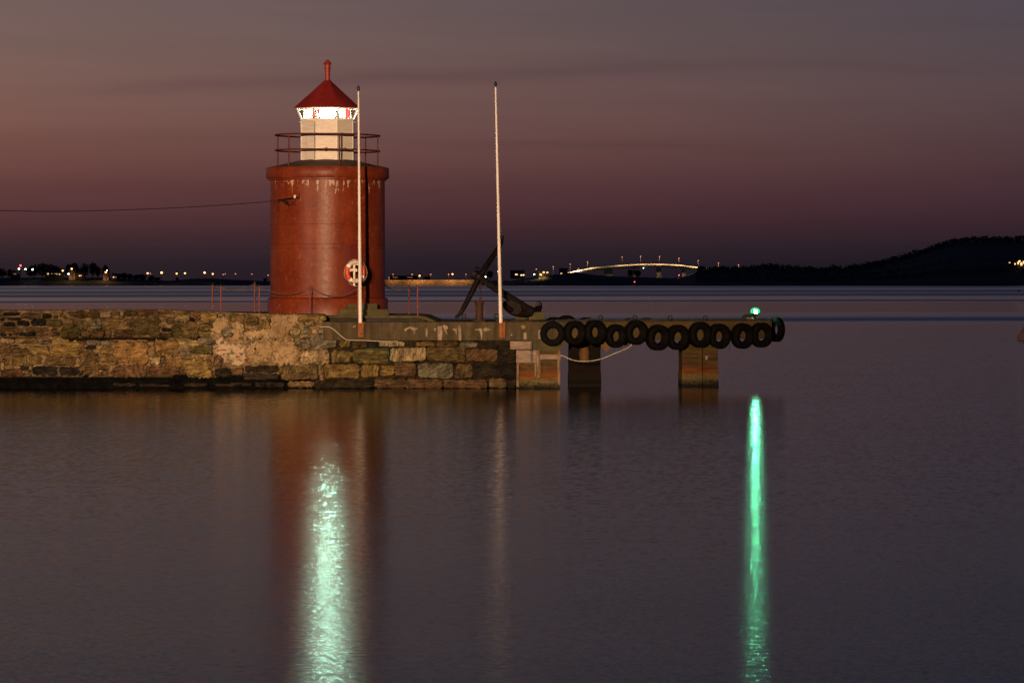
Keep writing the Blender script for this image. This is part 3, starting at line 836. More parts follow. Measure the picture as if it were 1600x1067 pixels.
# middle rib and dark ledges on the outer pillar
b = MB()
a_ = P(1093.5, 600, 122.5)
b.box((a_.x, a_.y - .03, .62), (.16, .10, 1.3), R(2), bev=.03)
b.build('rib', M['pillar_far'], jet)
b = MB()
for (px0, px1, py) in ((1066.5, 1089, 552), (1067, 1088, 559), (1068, 1089, 568), (1100, 1120, 552), (1098, 1119, 560), (1100, 1120, 575)):
    p_, q_ = P(px0, py, 122.47), P(px1, py, 122.47)
    b.box(((p_.x + q_.x) / 2, p_.y + .03, p_.z), (q_.x - p_.x, .10, .03), R(2), bev=.01)
    b.build('ledge', M['rust_dark'], jet); b = MB()
b = MB(); p_ = P(1104, 559, 122.40); b.box(p_, (.09, .04, .13), R(2), bev=.01)
b.build('plate', M['timber'], jet)
# timber on the front pillar
def plank(name, px0, py0, px1, py1, y, th, mt, rz=0):
    xa, zb = W2(px0, py0); xb, za = W2(px1, py1)
    b = MB(); b.box(((xa + xb) / 2, y, (za + zb) / 2), (xb - xa, th, zb - za), ry=rz, bev=.008)
    return b.build(name, mt, jet)
plank('board', 797, 533, 831, 545.5, YW + .0, .14, M['timber'])
plank('board', 806.5, 547, 838.5, 567, YW - .035, .09, M['timber'])
plank('board', 842.5, 553.8, 876.3, 561.2, YW - .035, .09, M['timber'])
plank('post', 838.3, 547, 843.2, 590, YW - .04, .12, M['timber_v'])
plank('post', 871, 547, 875.6, 601, YW - .028, .11, M['timber_v'])
plank('post', 835.2, 567.3, 837.8, 588, YW - .03, .07, M['timber_v'])
plank('post', 807, 567.4, 811, 604, YW - .03, .10, M['timber_v'])
plank('post', 843.4, 561.5, 844.8, 590, YW - .03, .07, M['timber_v'])
b = MB()
for px in (829.5, 831.5):
    b.tube([P(px, 533, YW - .09), P(px + .4, 550, YW - .10), P(px, 566, YW - .10)], .008, 5)
    b.build('wire', M['cable'], jet); b = MB()
# ends of raking struts under the deck
b = MB(); p_, q_ = P(941, 534, 121.2), P(951.5, 545.5, 121.2)
b.box((p_ + q_) / 2, (.24, .26, .34), 0, bev=.01, ry=R(-38)); b.build('strut', M['orange_timber'], jet)
b = MB(); p_ = P(977, 535.5, 121.9); b.box(p_, (.12, .3, .17), ANG, bev=.01); b.build('strut', M['orange_timber'], jet)
b = MB(); p_ = P(913, 552, 122.30)
b.lathe(p_, [(.001, -.28), (.16, -.24), (.175, 0), (.15, .18), (.10, .22), (.001, .22)], 20)
b.build('timber_stump', M['orange_timber'], jet)
b = MB()
for px in (960, 1017, 1140):
    p_ = P(px, 533, A0.y + u_.y * jl(px) + .3); b.tube([p_, p_ - Vector((0, 0, .2)), p_ - Vector((.02, 0, .30))], .006, 5)
    b.build('wire', M['cable'], jet); b = MB()

# tyres
def make_tyre(label, rim=True):
    t = thing('tyre_fender', (0, 0, 0), label, 'tyre', 'old tyres hung along the jetty as fenders')
    Ro, Ri, w = .385, .185, .23
    prof = [(Ri, -.07), (Ri + .01, -.085), (Ri + .05, -.105), (Ri + .11, -.118), (Ro - .04, -.105), (Ro - .012, -.085), (Ro, -.06), (Ro + .004, 0), (Ro, .06), (Ro - .012, .085), (Ro - .04, .105), (Ri + .11, .118), (Ri + .05, .105), (Ri + .01, .085), (Ri, .07), (Ri + .03, .05), (Ri + .09, .0), (Ri + .03, -.05), (Ri, -.07)]
    b = MB(); b.lathe((0, 0, 0), prof, 56, cap=False, axis='Y')
    for i in range(56):
        a = 2 * math.pi * i / 56
        for sy in (-1, 1):
            b.box((math.cos(a) * Ro, sy * .045, math.sin(a) * Ro), (.018, .07, .026), ry=-a)
    for sy in (-1, 1):
        b.ring((0, sy * .112, 0), Ri + .085, .006, 40, 5)
        b.ring((0, sy * .095, 0), Ri + .03, .006, 40, 5)
    b.build_local('tyre_body', M['rubber'], t)
    b = MB()
    b.tube([(-.05, .0, .245), (-.06, -.02, .33), (-.10, -.02, .41), (-.13, .10, .45), (-.15, .16, .44)], .006, 6)
    b.tube([(-.05, .0, .245), (-.04, -.01, .33), (-.02, .0, .41), (.0, .12, .44), (.01, .17, .44)], .006, 6)
    b.build_local('hanging_rope', M['rope_brown'], t)
    return t
proto = None
tl = ['tyre hung on the pier face just right of the timber boards', 'second tyre from the timber boards, above the dark pillar', 'third tyre from the timber boards, right of the dark pillar top',
      'low-hung tyre beside the orange timber strut', 'high-hung tyre above the end of the sagging white rope', 'first tyre of the low pair over the gap left of the orange pillar', 'second tyre of the low pair over the gap left of the orange pillar',
      'leaning tyre over the left edge of the orange pillar', 'tyre over the right edge of the orange pillar', 'left one of the two tyres below the green beacon', 'right one of the two tyres below the green beacon',
      'tyre seen edge-on at the outer end of the jetty']
TY = [(863, 521.4, 0, 0), (897.5, 520, 1, .05), (929, 519, 1, -.1), (962, 525, 1, .15), (993.5, 519.6, 1, .0), (1027.7, 527.4, 1, .12), (1058.5, 527, 1, -.2), (1093.7, 523, 1, .25), (1122.8, 525.5, 1, -.1), (1160, 525, 1, .1), (1189.3, 523.5, 1, -.05)]
for i, (px, py, side, roll) in enumerate(TY):
    if proto is None: proto = make_tyre(tl[0]); o = proto
    else: o = copy_tree(proto)
    tag(o, tl[i])
    if side:
        p_ = A0 + u_ * jl(px) + nrm * .15
        p_ = P(px, py, p_.y); yaw = ANG
        kx = jl(px); 
    else:
        p_ = P(px, py, YW - .20); yaw = 0
    o.location = p_; o.rotation_euler = (R(-2 + 4 * rnd.random()), roll * .6, yaw + (rnd.uniform(-.05, .05) if side else 0))
    f_ = (1.0, .97, .98, .95, 1.0, 1.05, 1.03, 1.06, 1.04, 1.05, 1.03)[i]; o.scale = (f_, (1.2 + .3 * rnd.random()) * f_, f_)
o = copy_tree(proto); tag(o, tl[11])
pe = A0 + u_ * (LJ + .15) - nrm * .45
o.location = P(1213, 515, pe.y); o.rotation_euler = (0, .05, ANG + R(90)); o.scale = (1.02,) * 3
bl = ['top of a tyre showing over the deck behind the first two tyres', 'rounded tyre top rising highest above the deck edge, left of the rings', 'low tyre top showing behind the deck left of the first mooring ring', 'low tyre top behind the deck left of the second mooring ring', 'low tyre top behind the deck right of the second mooring ring']
for i, (px, py) in enumerate(((866, 495.4), (885, 492.8), (916, 496), (985, 497), (1010, 496.8))):
    o = copy_tree(proto); tag(o, bl[i])
    lp = jl(px) + .9
    q_ = A0 + u_ * lp - nrm * 4.35
    top = P(px, py, q_.y)
    o.location = (top.x, q_.y, top.z - .39); o.rotation_euler = (0, .4 * i, ANG)

# mooring rings on the deck edge
def mring(px, py, Y, label, s=1.0):
    t = thing('mooring_ring', P(px, py + 3, Y), label, 'mooring ring', 'iron mooring rings along the pier edge')
    c = P(px, py, Y)
    b = MB(); b.ring(c, .065 * s, .016 * s, 16, 6); b.build('ring', M['iron'], t)
    b = MB(); b.box(c - Vector((0, 0, .085 * s)), (.09 * s, .07, .05), bev=.01); b.build('base', M['iron'], t)
for px, py, lb in ((938.5, 496, 'first iron mooring ring on the jetty edge, above the third tyre'), (992, 496.2, 'iron mooring ring above the high-hung tyre'), (1047, 496.8, 'iron mooring ring above the low pair of tyres'), (1102, 497, 'iron mooring ring above the orange pillar')):
    mring(px, py, A0.y + u_.y * jl(px) + .12, lb)
mring(725, 494.3, 121.5, 'iron mooring ring left of the rusty bollard', 1.0)
mring(776, 493.7, 121.5, 'iron mooring ring just left of the right flagpole', 1.1)

# green beacon
yb_ = A0.y + u_.y * jl(1180) + 1.0
gb = thing('green_beacon', P(1180, 500.5, yb_), 'small lit green navigation light at the outer end of the jetty', 'beacon')
c = P(1180, 487, yb_)
zd = zb1 + .02
b = MB(); b.lathe((c.x, c.y, 0), [(.09, zd), (.09, zd + .03), (.03, zd + .05), (.026, c.z - .12), (.07, c.z - .10), (.17, c.z - .066), (.17, c.z - .06), (.05, c.z - .058)], 24); b.build('stand', M['green_box'], gb)  # wide disc below the lens is added to shade the box
b = MB(); b.lathe(c, [(.03, -.06), (.055, -.05), (.062, -.02), (.062, .02), (.05, .045), (.02, .055)], 20); b.build('lens', M['green_lens'], gb)
b = MB(); b.lathe(c, [(.03, .056), (.064, .058), (.05, .075), (.0, .085)], 20); b.build('cap', M['green_box'], gb)
b = MB()
rg = []
for i in range(9):
    a = R(115 + 130 * i / 8)
    rg.append([b.bm.verts.new((c.x + .085 * math.cos(a), c.y + .085 * math.sin(a), z)) for z in (c.z - .062, c.z + .062)])
b.loft(rg, False); b.build('blind_screen', M['green_box'], gb)  # added plate that keeps the green light off the tower
b = MB(); b.lathe(c, [(.11, -.058), (.15, -.03), (.155, .03), (.13, .085), (.07, .125), (.0, .135)], 24, cap=False); b.build('globe', M['green_globe'], gb)  # shell added round the lens to draw its green halo
bx = thing('equipment_box', P(1169, 500, yb_), 'dark box with a sloping lid beside the green beacon', 'box')
a_ = P(1160.5, 499, yb_ + .1); c_ = P(1179, 491, yb_ + .1)
b = MB(); b.plate([(a_.x, a_.y, zd), (c_.x, a_.y, zd), (c_.x, a_.y, c_.z - .02), (c_.x - .1, a_.y, c_.z), (a_.x + .1, a_.y, c_.z), (a_.x, a_.y, c_.z - .07)], (0, .35, 0)); b.build('case', M['green_box'], bx)
b = MB(); b.tube([(a_.x + .08, a_.y - .02, zd + .01), (a_.x + .16, a_.y - .04, zd + .06), (a_.x + .24, a_.y - .03, zd + .03), (a_.x + .31, a_.y - .04, zd + .09), (a_.x + .38, a_.y - .03, zd + .02)], .012, 6); b.build('cord', M['rope'], bx)
b = MB(); a2 = P(1206, 499, yb_ - .1); b.plate([(a2.x - .15, a2.y, zd - .002), (a2.x, a2.y, zd - .002), (a2.x, a2.y, zd + .09)], (0, .06, 0))
tag(b.build('corner_bracket', M['lamp_pole']), 'small three-cornered bracket at the jetty corner by the end tyre', 'bracket')

# ------------------------------------------------------------------ ropes on the wall
def rope(name, pts, r, mt, label, cat='rope'):
    # smooth the polyline
    out_ = []
    n = len(pts)
    for i in range(n - 1):
        p0_, p1_, p2_, p3_ = pts[max(i - 1, 0)], pts[i], pts[i + 1], pts[min(i + 2, n - 1)]
        for t in [k / 6 for k in range(6)]:
            out_.append(.5 * ((2 * p1_) + (p2_ - p0_) * t + (2 * p0_ - 5 * p1_ + 4 * p2_ - p3_) * t * t + (3 * p1_ - p0_ - 3 * p2_ + p3_) * t ** 3))
    out_.append(pts[-1])
    b = MB(); b.tube(out_, r, 6)
    return tag(b.build(name, mt), label, cat)
yr = YW - .10
rope('rope', [P(x, y, yr) for x, y in ((500, 511), (506, 510.5), (514, 511), (523, 516), (533, 525), (541, 530.5), (548, 531.6), (566, 531.8), (585, 532.8), (606, 533.6), (622, 533.4))], .013, M['rope'], 'thin white rope curling down the concrete beam by the left flagpole')
rope('rope', [P(x, y, yr - .02) for x, y in ((568, 545), (580, 544.6), (592, 545.3), (603, 544.8), (606, 547), (608, 556), (610, 566))], .012, M['rope_green'], 'short green twine caught in the joints below the left flagpole')
rope('rope', [P(x, y, YW - .12 + (x - 880) * .009) for x, y in ((876, 555), (882, 557), (893, 562), (906, 564.3), (922, 564), (940, 560.5), (960, 552.5), (981, 543.5), (987, 538))], .016, M['rope'], 'pale rope sagging below the jetty from the timber post to a tyre')
rope('cable', [P(157, 529, YW - .06), P(148, 541, YW - .06), P(137, 557, YW - .07), P(126, 574, YW - .06)], .009, M['cable'], 'thin dark cable running slantwise down the left stone wall', 'cable')

# ------------------------------------------------------------------ flagpoles
def flagpole(px0, py0, px1, py1, bx0, bx1, by1, label):
    base = P(px0, py0 + 4, YW - .13); top = P(px1, py1, YW - .13)
    t = thing('flagpole', base, label, 'flagpole', 'white flagpoles on the pier front')
    b = MB()
    n = 14
    b.tube([base.lerp(top, i / n) for i in range(n + 1)], [.060 - .034 * (i / n) ** 1.2 for i in range(n + 1)], 22)
    b.build('pole', M['pole_white'], t)
    b = MB(); b.lathe(top, [(.012, -.02), (.03, -.01), (.032, .01), (.02, .02), (.03, .03), (.048, .06), (.052, .09), (.04, .125), (.012, .16), (.004, .19), (0, .19)], 16)
    b.build('finial', M['finial'], t)
    xa, zb = W2(bx0, py0 + 2.5); xb, za = W2(bx1, by1)
    b = MB()
    xm = base.x
    for xx in (xa + .03, xb - .03):
        b.box((xx, YW - .11, (za + zb) / 2), (.035, .11, zb - za), bev=.006)
    b.box(((xa + xb) / 2, YW - .072, (za + zb) / 2), (xb - xa, .02, zb - za - .01), bev=.004)
    b.box(((xa + xb) / 2, YW - .17, (za + zb) / 2 + .0), (xb - xa - .02, .02, zb - za - .03), bev=.004)
    br = b.build('bracket', M['rust'], t)
    b = MB()
    for dz in (.12, -.13):
        b.lathe(((xa + xb) / 2, YW - .18, (za + zb) / 2 + dz), [(.018, -.01), (.018, .012), (.0, .012)], 6, axis='Y')
        b.build('bolt', M['rust_dark'], br); b = MB()
    b = MB()
    hp = base.lerp(top, .28)
    b.tube([base.lerp(top, .30) + Vector((.045, -.02, 0)), base.lerp(top, .30) + Vector((.06, -.03, -.02))], .012, 6)
    b.build('cleat', M['rust_dark'], t)
    return t
flagpole(563, 500.5, 560, 142.5, 559.5, 569, 527, 'tall white flagpole in front of the lighthouse door')
flagpole(782.5, 500.5, 774.3, 136, 780, 790, 528, 'tall white flagpole beside the anchor, right of the lighthouse')

# ------------------------------------------------------------------ lighthouse
YT = 124.0
C = P(512, 490, YT)
def tz(py, Y=YT): return P(512, py, Y).z
K = F / YT
ZB = 2.27
yf = YT - 1.86
lh = thing('lighthouse', (C.x, C.y, ZB), 'squat red round lighthouse with a white lantern room and pointed roof', 'lighthouse')
z_pl = tz(465, yf); z_c0 = tz(280.5, yf); z_c1 = tz(277, yf - .1); z_c2 = tz(259.6, yf - .1)
M['tower'] = tower_mat('tower_paint', z_c0)
M['tower_plain'] = tower_mat('tower_trim_paint')
b = MB()
prof = [(1.862, z_pl - .05)]
for py in (388, 381.5, 350):
    z = tz(py, yf); prof += [(1.862, z - .012), (1.852, z - .006), (1.852, z), (1.862, z + .006)]
prof = sorted(prof, key=lambda q: q[1]) + [(1.862, z_c0 + .01)]
b.lathe((C.x, C.y, 0), prof, 128)
b.build('tower_wall', M['tower'], lh)
b = MB(); b.lathe((C.x, C.y, 0), [(1.955, ZB - .05), (1.965, z_pl - .06), (1.945, z_pl - .03), (1.87, z_pl)], 128); b.build('plinth', M['tower_plain'], lh)
b = MB(); b.lathe((C.x, C.y, 0), [(1.86, z_c0), (1.93, z_c0 + .015), (1.93, z_c1 - .01), (1.985, z_c1), (2.0, z_c1 + .03), (2.0, z_c2 - .04), (1.98, z_c2 - .01), (1.93, z_c2 + .005)], 128); b.build('cornice', M['tower_plain'], lh)
z_dr = tz(250.5)
b = MB(); b.lathe((C.x, C.y, 0), [(1.93, z_c2 + .004), (1.6, z_c2 + .075), (.8, z_dr + .01)], 96); b.build('gallery_floor', surf('gallery_roofing', (.05, .022, .014), (.09, .05, .03), 3, .8), lh)
# door
def arc_panel(b, r0, r1, a0, a1, z0, z1, n=12):
    """curved panel on the tower wall; angles from the camera side, positive to the right"""
    rings = []
    for i in range(n + 1):
        a = a0 + (a1 - a0) * i / n
        pr = [(r1, z0), (r0, z0), (r0, z1), (r1, z1)]
        rings.append([b.bm.verts.new((C.x + r * math.sin(a), C.y - r * math.cos(a), z)) for r, z in pr])
    b.loft(rings, True); b.face(rings[0][::-1]); b.face(rings[-1])
zd0, zd1 = tz(474, yf), tz(382, yf)
b = MB(); arc_panel(b, 1.882, 1.80, R(18.2), R(40.6), zd0, zd1); door = b.build('door', M['door_red'], lh)
b = MB()
for a in (17.4, 40.7): arc_panel(b, 1.890, 1.80, R(a), R(a + .75), zd0, zd1 + .03, 2)
arc_panel(b, 1.890, 1.80, R(18.15), R(40.7), zd1 + .002, zd1 + .03); b.build('frame', M['tower_plain'], door)
b = MB(); a = R(38.4); hp = Vector((C.x + 1.885 * math.sin(a), C.y - 1.885 * math.cos(a), zd0 + .95))
b.tube([hp, hp + Vector((.02, -.05, 0)), hp + Vector((-.06, -.06, 0))], .012, 6); b.build('handle', M['iron'], door)
# lantern drum
octa = R(22.5)
Rd = .84 / math.cos(R(22.5))
z_w0, z_w1 = tz(187.5), tz(170)
b = MB(); b.lathe((C.x, C.y, 0), [(Rd, z_dr - .05), (Rd, z_w0 - .04)], 8, rot=octa, smooth=False); drum = b.build('lantern_room', M['white_paint'], lh)
b = MB(); b.lathe((C.x, C.y, 0), [(Rd + .02, z_w0 - .04), (Rd + .035, z_w0 - .02), (Rd + .035, z_w0), (Rd - .06, z_w0 + .006)], 8, rot=octa, smooth=False); b.build('sill', M['white_plain'], drum)
b = MB()
for a in (0, 45):
    d_ = Vector((math.sin(R(a)), -math.cos(R(a)), 0)); tn = Vector((math.cos(R(a)), math.sin(R(a)), 0))
    c_ = Vector((C.x, C.y, tz(235))) + d_ * .84
    fr = Matrix((tn, -d_, Vector((0, 0, 1)))).transposed()
    b.ring(c_, .055, .014, 16, 6, fr)
    b.ring(c_, .03, .01, 12, 5, fr)
    b.build('vent', M['lamp_pole'], drum); b = MB()
b = MB()
for sgn in (-1, 1):
    for py in (191, 236):
        z = tz(py); b.tube([(C.x + sgn * .82, C.y, z), (C.x + sgn * .90, C.y, z)], .022, 8); b.build('peg', M['white_plain'], drum); b = MB()
for k in range(8):
    a = octa + k * R(45)
    b.tube([(C.x + (Rd + .002) * math.cos(a), C.y + (Rd + .002) * math.sin(a), z_dr), (C.x + (Rd + .002) * math.cos(a), C.y + (Rd + .002) * math.sin(a), z_w0 - .045)], .012, 5); b.build('corner_batten', M['white_plain'], drum); b = MB()
b = MB(); b.tube([(C.x + Rd * math.sin(R(-22.5)) - .02, C.y - Rd * math.cos(R(22.5)) - .02, z) for z in (z_dr + .02, z_w0 - .1)], .012, 6); b.build('conduit', M['lamp_pole'], drum)
# glazing flares outwards up to the eave
Rt = .985 / math.cos(R(22.5))
win = thing('lantern_glazing', (C.x, C.y, z_w0), None, None); win.parent = lh
bpy.context.view_layer.update(); win.matrix_parent_inverse = lh.matrix_world.inverted()
b = MB()
v0 = [(C.x + Rd * math.cos(octa + k * R(45)), C.y + Rd * math.sin(octa + k * R(45)), z_w0 + .006) for k in range(8)]
v1 = [(C.x + Rt * math.cos(octa + k * R(45)), C.y + Rt * math.sin(octa + k * R(45)), z_w1) for k in range(8)]
for k in range(8):
    for q0, q1, rr in ((v0[k], v1[k], .020), (v0[k], v0[(k + 1) % 8], .016), (v1[k], v1[(k + 1) % 8], .018)):
        b = MB(); b.tube([q0, q1], rr, 6); b.build('glazing_bar', M['white_plain'], win)

for k in range(8):
    b = MB(); b.face([b.bm.verts.new(q) for q in (v0[k], v0[(k + 1) % 8], v1[(k + 1) % 8], v1[k])])
    b.build('pane', M['glass'], win)
b = MB(); zc = (z_w0 + z_w1) / 2
b.lathe((C.x, C.y, zc), [(.12, -.15), (.20, -.13), (.26, -.07), (.28, 0), (.26, .07), (.20, .13), (.12, .15)], 28); b.build('lens', M['lens'], win)
b = MB()
for (a0, a1, rr) in ((-33, -28, .80), (50, 68, .80), (-23, -19, .70)):
    rg = []
    for i in range(7):
        a = R(a0 + (a1 - a0) * i / 6)
        rg.append([b.bm.verts.new((C.x + rr * math.sin(a), C.y - rr * math.cos(a), z)) for z in (z_w0 + .03, z_w1 - .05)])
    b.loft(rg, False)
    b.build('red_screen', M['red_glass'], win); b = MB()
b = MB()
for a0, a1 in ((30, 48.5), (-53, -34.5), (-72, -58), (120, 134), (-134, -118), (70, 75)):  # screens added in place of the reflections inside the lantern
    rg = []
    for i in range(4):
        a = R(a0 + (a1 - a0) * i / 3)
        rg.append([b.bm.verts.new((C.x + .8 * math.sin(a), C.y - .8 * math.cos(a), z)) for z in (z_w0 + .02, z_w1 - .04)])
    b.loft(rg, False)
    b.build('opal_screen', M['opal'], win); b = MB()
# roof
z_ap = tz(125.4); Re = 1.055 / math.cos(R(22.5))
b = MB(); b.lathe((C.x, C.y, 0), [(Rt - .03, z_w1 + .004), (Re, z_w1 + .0), (Re, z_w1 + .022), (.09, z_ap)], 8, rot=octa, smooth=False); roof = b.build('roof', M['roof_red'], lh)
b = MB()
z1 = tz(108); z2 = tz(100.8); z3 = tz(92.5)
b.lathe((C.x, C.y, 0), [(.10, z_ap - .06), (.10, z_ap), (.083, z_ap + .01), (.083, z1 - .02), (.115, z1 - .015), (.115, z1 + .01), (.095, z1 + .02), (.095, z2 - .02), (.112, z2), (.145, z2 + .0), (.06, z3 - .06), (.02, z3 - .02), (0, z3)], 24)
b.build('vent_pipe', M['red_iron'], roof)
# gallery railing
rail = thing('railing', (C.x, C.y, z_c2), None, None); rail.parent = lh
bpy.context.view_layer.update(); rail.matrix_parent_inverse = lh.matrix_world.inverted()
tilt = lambda x: (x - C.x) * -.008
def ringrail(py, r):
    b = MB(); zz = tz(py)
    pts = [(C.x + 1.70 * math.cos(2 * math.pi * i / 64), C.y + 1.70 * math.sin(2 * math.pi * i / 64), 0) for i in range(64)]
    b.tube([(x, y, zz + tilt(x)) for x, y, _ in pts], r, 8, closed=True)
    b.build('rail', M['rail_red'], rail)
ringrail(212.2, .027); ringrail(236, .025)
for k in range(6):
    a = R(15.6 + 60 * k); x = C.x + 1.70 * math.sin(a); y = C.y - 1.70 * math.cos(a)
    b = MB(); b.tube([(x, y, z_c2 + .02), (x, y, tz(212.2) + tilt(x) + .03)], .024, 8); b.tube([(x, y, z_c2 + .02), (x, y, z_c2 + .08)], .045, 8)
    b.build('post', M['rail_red'], rail)
# cable bracket
brk = thing('cable_bracket', (C.x - 1.2, C.y - 1.45, tz(311)), None, None); brk.parent = lh
bpy.context.view_layer.update(); brk.matrix_parent_inverse = lh.matrix_world.inverted()
yb2 = 122.15
b = MB()
b.tube([P(434, 313, yb2), P(445, 311.5, yb2 + .1), P(462, 309, yb2 + .12), P(469, 310, yb2 + .25)], .022, 8)
b.tube([P(434, 312, yb2), P(434, 330, yb2 + .02)], .012, 6)
b.tube([P(468, 303, yb2 + .2), P(468, 313, yb2 + .2)], .022, 8)
b.tube([P(442, 313.5, yb2), P(446, 317.5, yb2 - .02), P(451, 320, yb2)], .035, 8)
b.tube([P(440, 312.5, yb2), P(449, 316, yb2 - .03)], .028, 8)
b.build('arm', M['iron'], brk)
b = MB(); b.tube([P(450, 319, yb2), P(455, 319.5, yb2), P(460, 316, yb2 + .05), P(463, 310, yb2 + .1)], .008, 6); b.build('jumper_wire', M['cable'], brk)
b = MB(); b.lathe(P(460.8, 307.6, yb2 + .08), [(.03, -.05), (.045, -.03), (.03, -.01), (.045, .015), (.035, .05), (.0, .06)], 16); b.build('insulator', M['ceramic'], brk)
rope('power_cable', [P(x, y, Y) for x, y, Y in ((-330, 309, 121), (-160, 321, 121.2), (0, 329, 121.5), (100, 330.3, 121.6), (200, 328, 121.8), (300, 323.6, 121.9), (400, 316.8, 122.05), (434, 313, 122.13))], .017, M['cable'], 'black power cable sagging in from the left to the lighthouse wall', 'cable')
# steps to the door
st_ = thing('door_steps', P(566, 491, 122.0), 'two mossy concrete steps below the red lighthouse door', 'steps')
a = R(26)
dn = Vector((math.sin(a), -math.cos(a), 0))
b = MB(); c_ = Vector((C.x, C.y, 0)) + dn * 1.95
b.box((P(564, 480, c_.y).x, c_.y, (tz(483, 122) + tz(474.5, 122)) / 2 + .0), (1.0, .55, tz(474.5, 122) - tz(483, 122)), R(10), bev=.02); b.build('tread', M['mossy'], st_)
c_ = Vector((C.x, C.y, 0)) + dn * 2.15
z_hi = tz(483.2, 121.7)
b = MB(); b.box((P(567, 480, c_.y).x, c_.y, (ZB + z_hi) / 2 - .03), (1.62, .85, z_hi - ZB + .06), R(6), bev=.02); b.build('tread', M['mossy'], st_)

# life ring on a white holder strapped behind the left flagpole
YR = YW + .18
lr = thing('life_ring', P(555, 446, YR), 'red and white life ring on a white holder by the left flagpole', 'life ring')
c = P(555.2, 424.6, YR)
fr = Matrix.Rotation(R(33), 3, 'Z')
def ring_arc(b, a0, a1, r, n=14, Rr=.30):
    pts = [c + fr @ Vector((Rr * math.cos(R(a0 + (a1 - a0) * i / n)), 0, Rr * math.sin(R(a0 + (a1 - a0) * i / n)))) for i in range(n + 1)]
    b.tube(pts, r, 14)
b = MB(); ring_arc(b, -28, 46, .066); b.build('red_cover', M['buoy_orange'], lr); b = MB(); ring_arc(b, 152, 226, .066); b.build('red_cover', M['buoy_orange'], lr)
b = MB(); ring_arc(b, 60, 140, .066); b.build('white_cover', M['buoy_white'], lr); b = MB(); ring_arc(b, 240, 320, .066); b.build('white_cover', M['buoy_white'], lr)
b = MB()
for a0 in (46, 140, 226, 320): ring_arc(b, a0 + .2, a0 + 13.6, .070, 5); b.build('reflective_band', M['reflector'], lr); b = MB()
b = MB()
pts = []
for i in range(49):
    a = 360 * i / 48
    sag = .0 if i % 12 == 0 else .07 * math.sin(math.pi * (i % 12) / 12)
    rr = .385 + sag * .5
    pts.append(c + fr @ Vector((rr * math.cos(R(a + 45)), -.02, rr * math.sin(R(a + 45)) - sag * .5)))
b.tube(pts, .008, 6); b.build('grab_line', M['rope'], lr)
b = MB()
b.box(P(553.4, 426, YR + .06), (.065, .04, .84), 0, bev=.005)
b.box(P(555, 411, YR + .02), (.20, .06, .15), R(20), bev=.01)
b.box(P(555.5, 439, YR + .02), (.18, .06, .14), R(20), bev=.01)
b.box(P(551.5, 422, YR - .02), (.26, .05, .09), R(15), bev=.01)
b.box(P(557.5, 423.4, YR + .03), (.16, .03, .05), 0, bev=.005)
b.build('holder', M['buoy_white'], lr)
b = MB()
for i, (x0, y0, x1, y1) in enumerate(((548.5, 409.5, 550.5, 412.5), (550.8, 408.8, 552.6, 411.8), (549, 411.2, 551.8, 410.4), (552.8, 408.4, 553.6, 411.2), (552.4, 438.4, 554, 440.8), (554.6, 438.2, 556.2, 440.6))):
    b.tube([P(x0, y0, YR - .075), P(x1, y1, YR - .072)], .007, 5); b.build('lettering', M['ink'], lr); b = MB()
b = MB(); b.tube([P(558.5, 423.5, YR + .02), P(562, 423.6, YW - .05)], .02, 6); b.build('strap', M['lamp_pole'], lr)

# ------------------------------------------------------------------ chain posts and ropes
def cpost(px, py0, py1, Y, label, r=.026):
    a_, c_ = P(px, py0, Y), P(px, py1, Y)
    t = thing('barrier_post', c_, label, 'post', 'red rope barrier posts round the lighthouse')
    b = MB(); b.tube([c_ - Vector((0, 0, .08)), a_], r, 10); b.lathe(a_, [(r, 0), (r * .9, .012), (.0, .02)], 10); b.build('shaft', M['post_red'], t)
    b = MB(); b.ring(a_ + Vector((0, 0, .035)), .028, .008, 12, 5); b.build('eyelet', M['rust_dark'], t)
cpost(332, 446, 487, 127.2, 'leftmost red barrier post, standing alone at the back')
cpost(345, 448, 487, 121.8, 'second red barrier post from the left, front row')
cpost(398, 442.5, 487.5, 127.0, 'red barrier post left of the tower, taller of the close pair')
cpost(405, 448, 488.5, 121.7, 'red barrier post left of the tower, right one of the close pair')
cpost(484.8, 448, 490.5, 121.4, 'red barrier post in front of the left half of the tower')
cpost(559.2, 450, 491.5, 121.15, 'red barrier post hidden behind the left flagpole')
cpost(639, 448, 488.5, 126.6, 'thinner red barrier post right of the tower, at the back')
cpost(652.6, 448, 494, 121.2, 'rightmost red barrier post at the end of the raised slab')
def chain(a_, c_, sag, label):
    p_, q_ = P(*a_), P(*c_)
    n = 14
    b = MB(); b.tube([p_.lerp(q_, i / n) - Vector((0, 0, sag * 4 * (i / n) * (1 - i / n))) for i in range(n + 1)], .015, 6)
    tag(b.build('barrier_rope', M['rope_brown']), label, 'rope', 'brown ropes slung between the barrier posts')
chain((345, 448.5, 121.8), (405, 448.5, 121.7), .12, 'brown rope between the front posts left of the tower')
chain((332, 446.5, 127.2), (398, 443.5, 127.0), .16, 'brown rope between the back posts left of the tower')
chain((398, 443.5, 127.0), (405, 448.5, 121.7), .02, 'short brown rope joining the close pair of posts')
chain((405, 448.5, 121.7), (484.8, 448.5, 121.4), .22, 'brown rope sagging across the left edge of the tower')
chain((484.8, 448.5, 121.4), (559.2, 450.5, 121.15), .27, 'brown rope sagging across the middle of the tower to the flagpole')
chain((639, 448.5, 126.6), (652.6, 448.5, 121.2), .10, 'short brown rope joining the two posts right of the tower')
chain((602, 446.5, 126.2), (639, 448.5, 126.6), .14, 'brown rope from behind the tower to the thin back post')

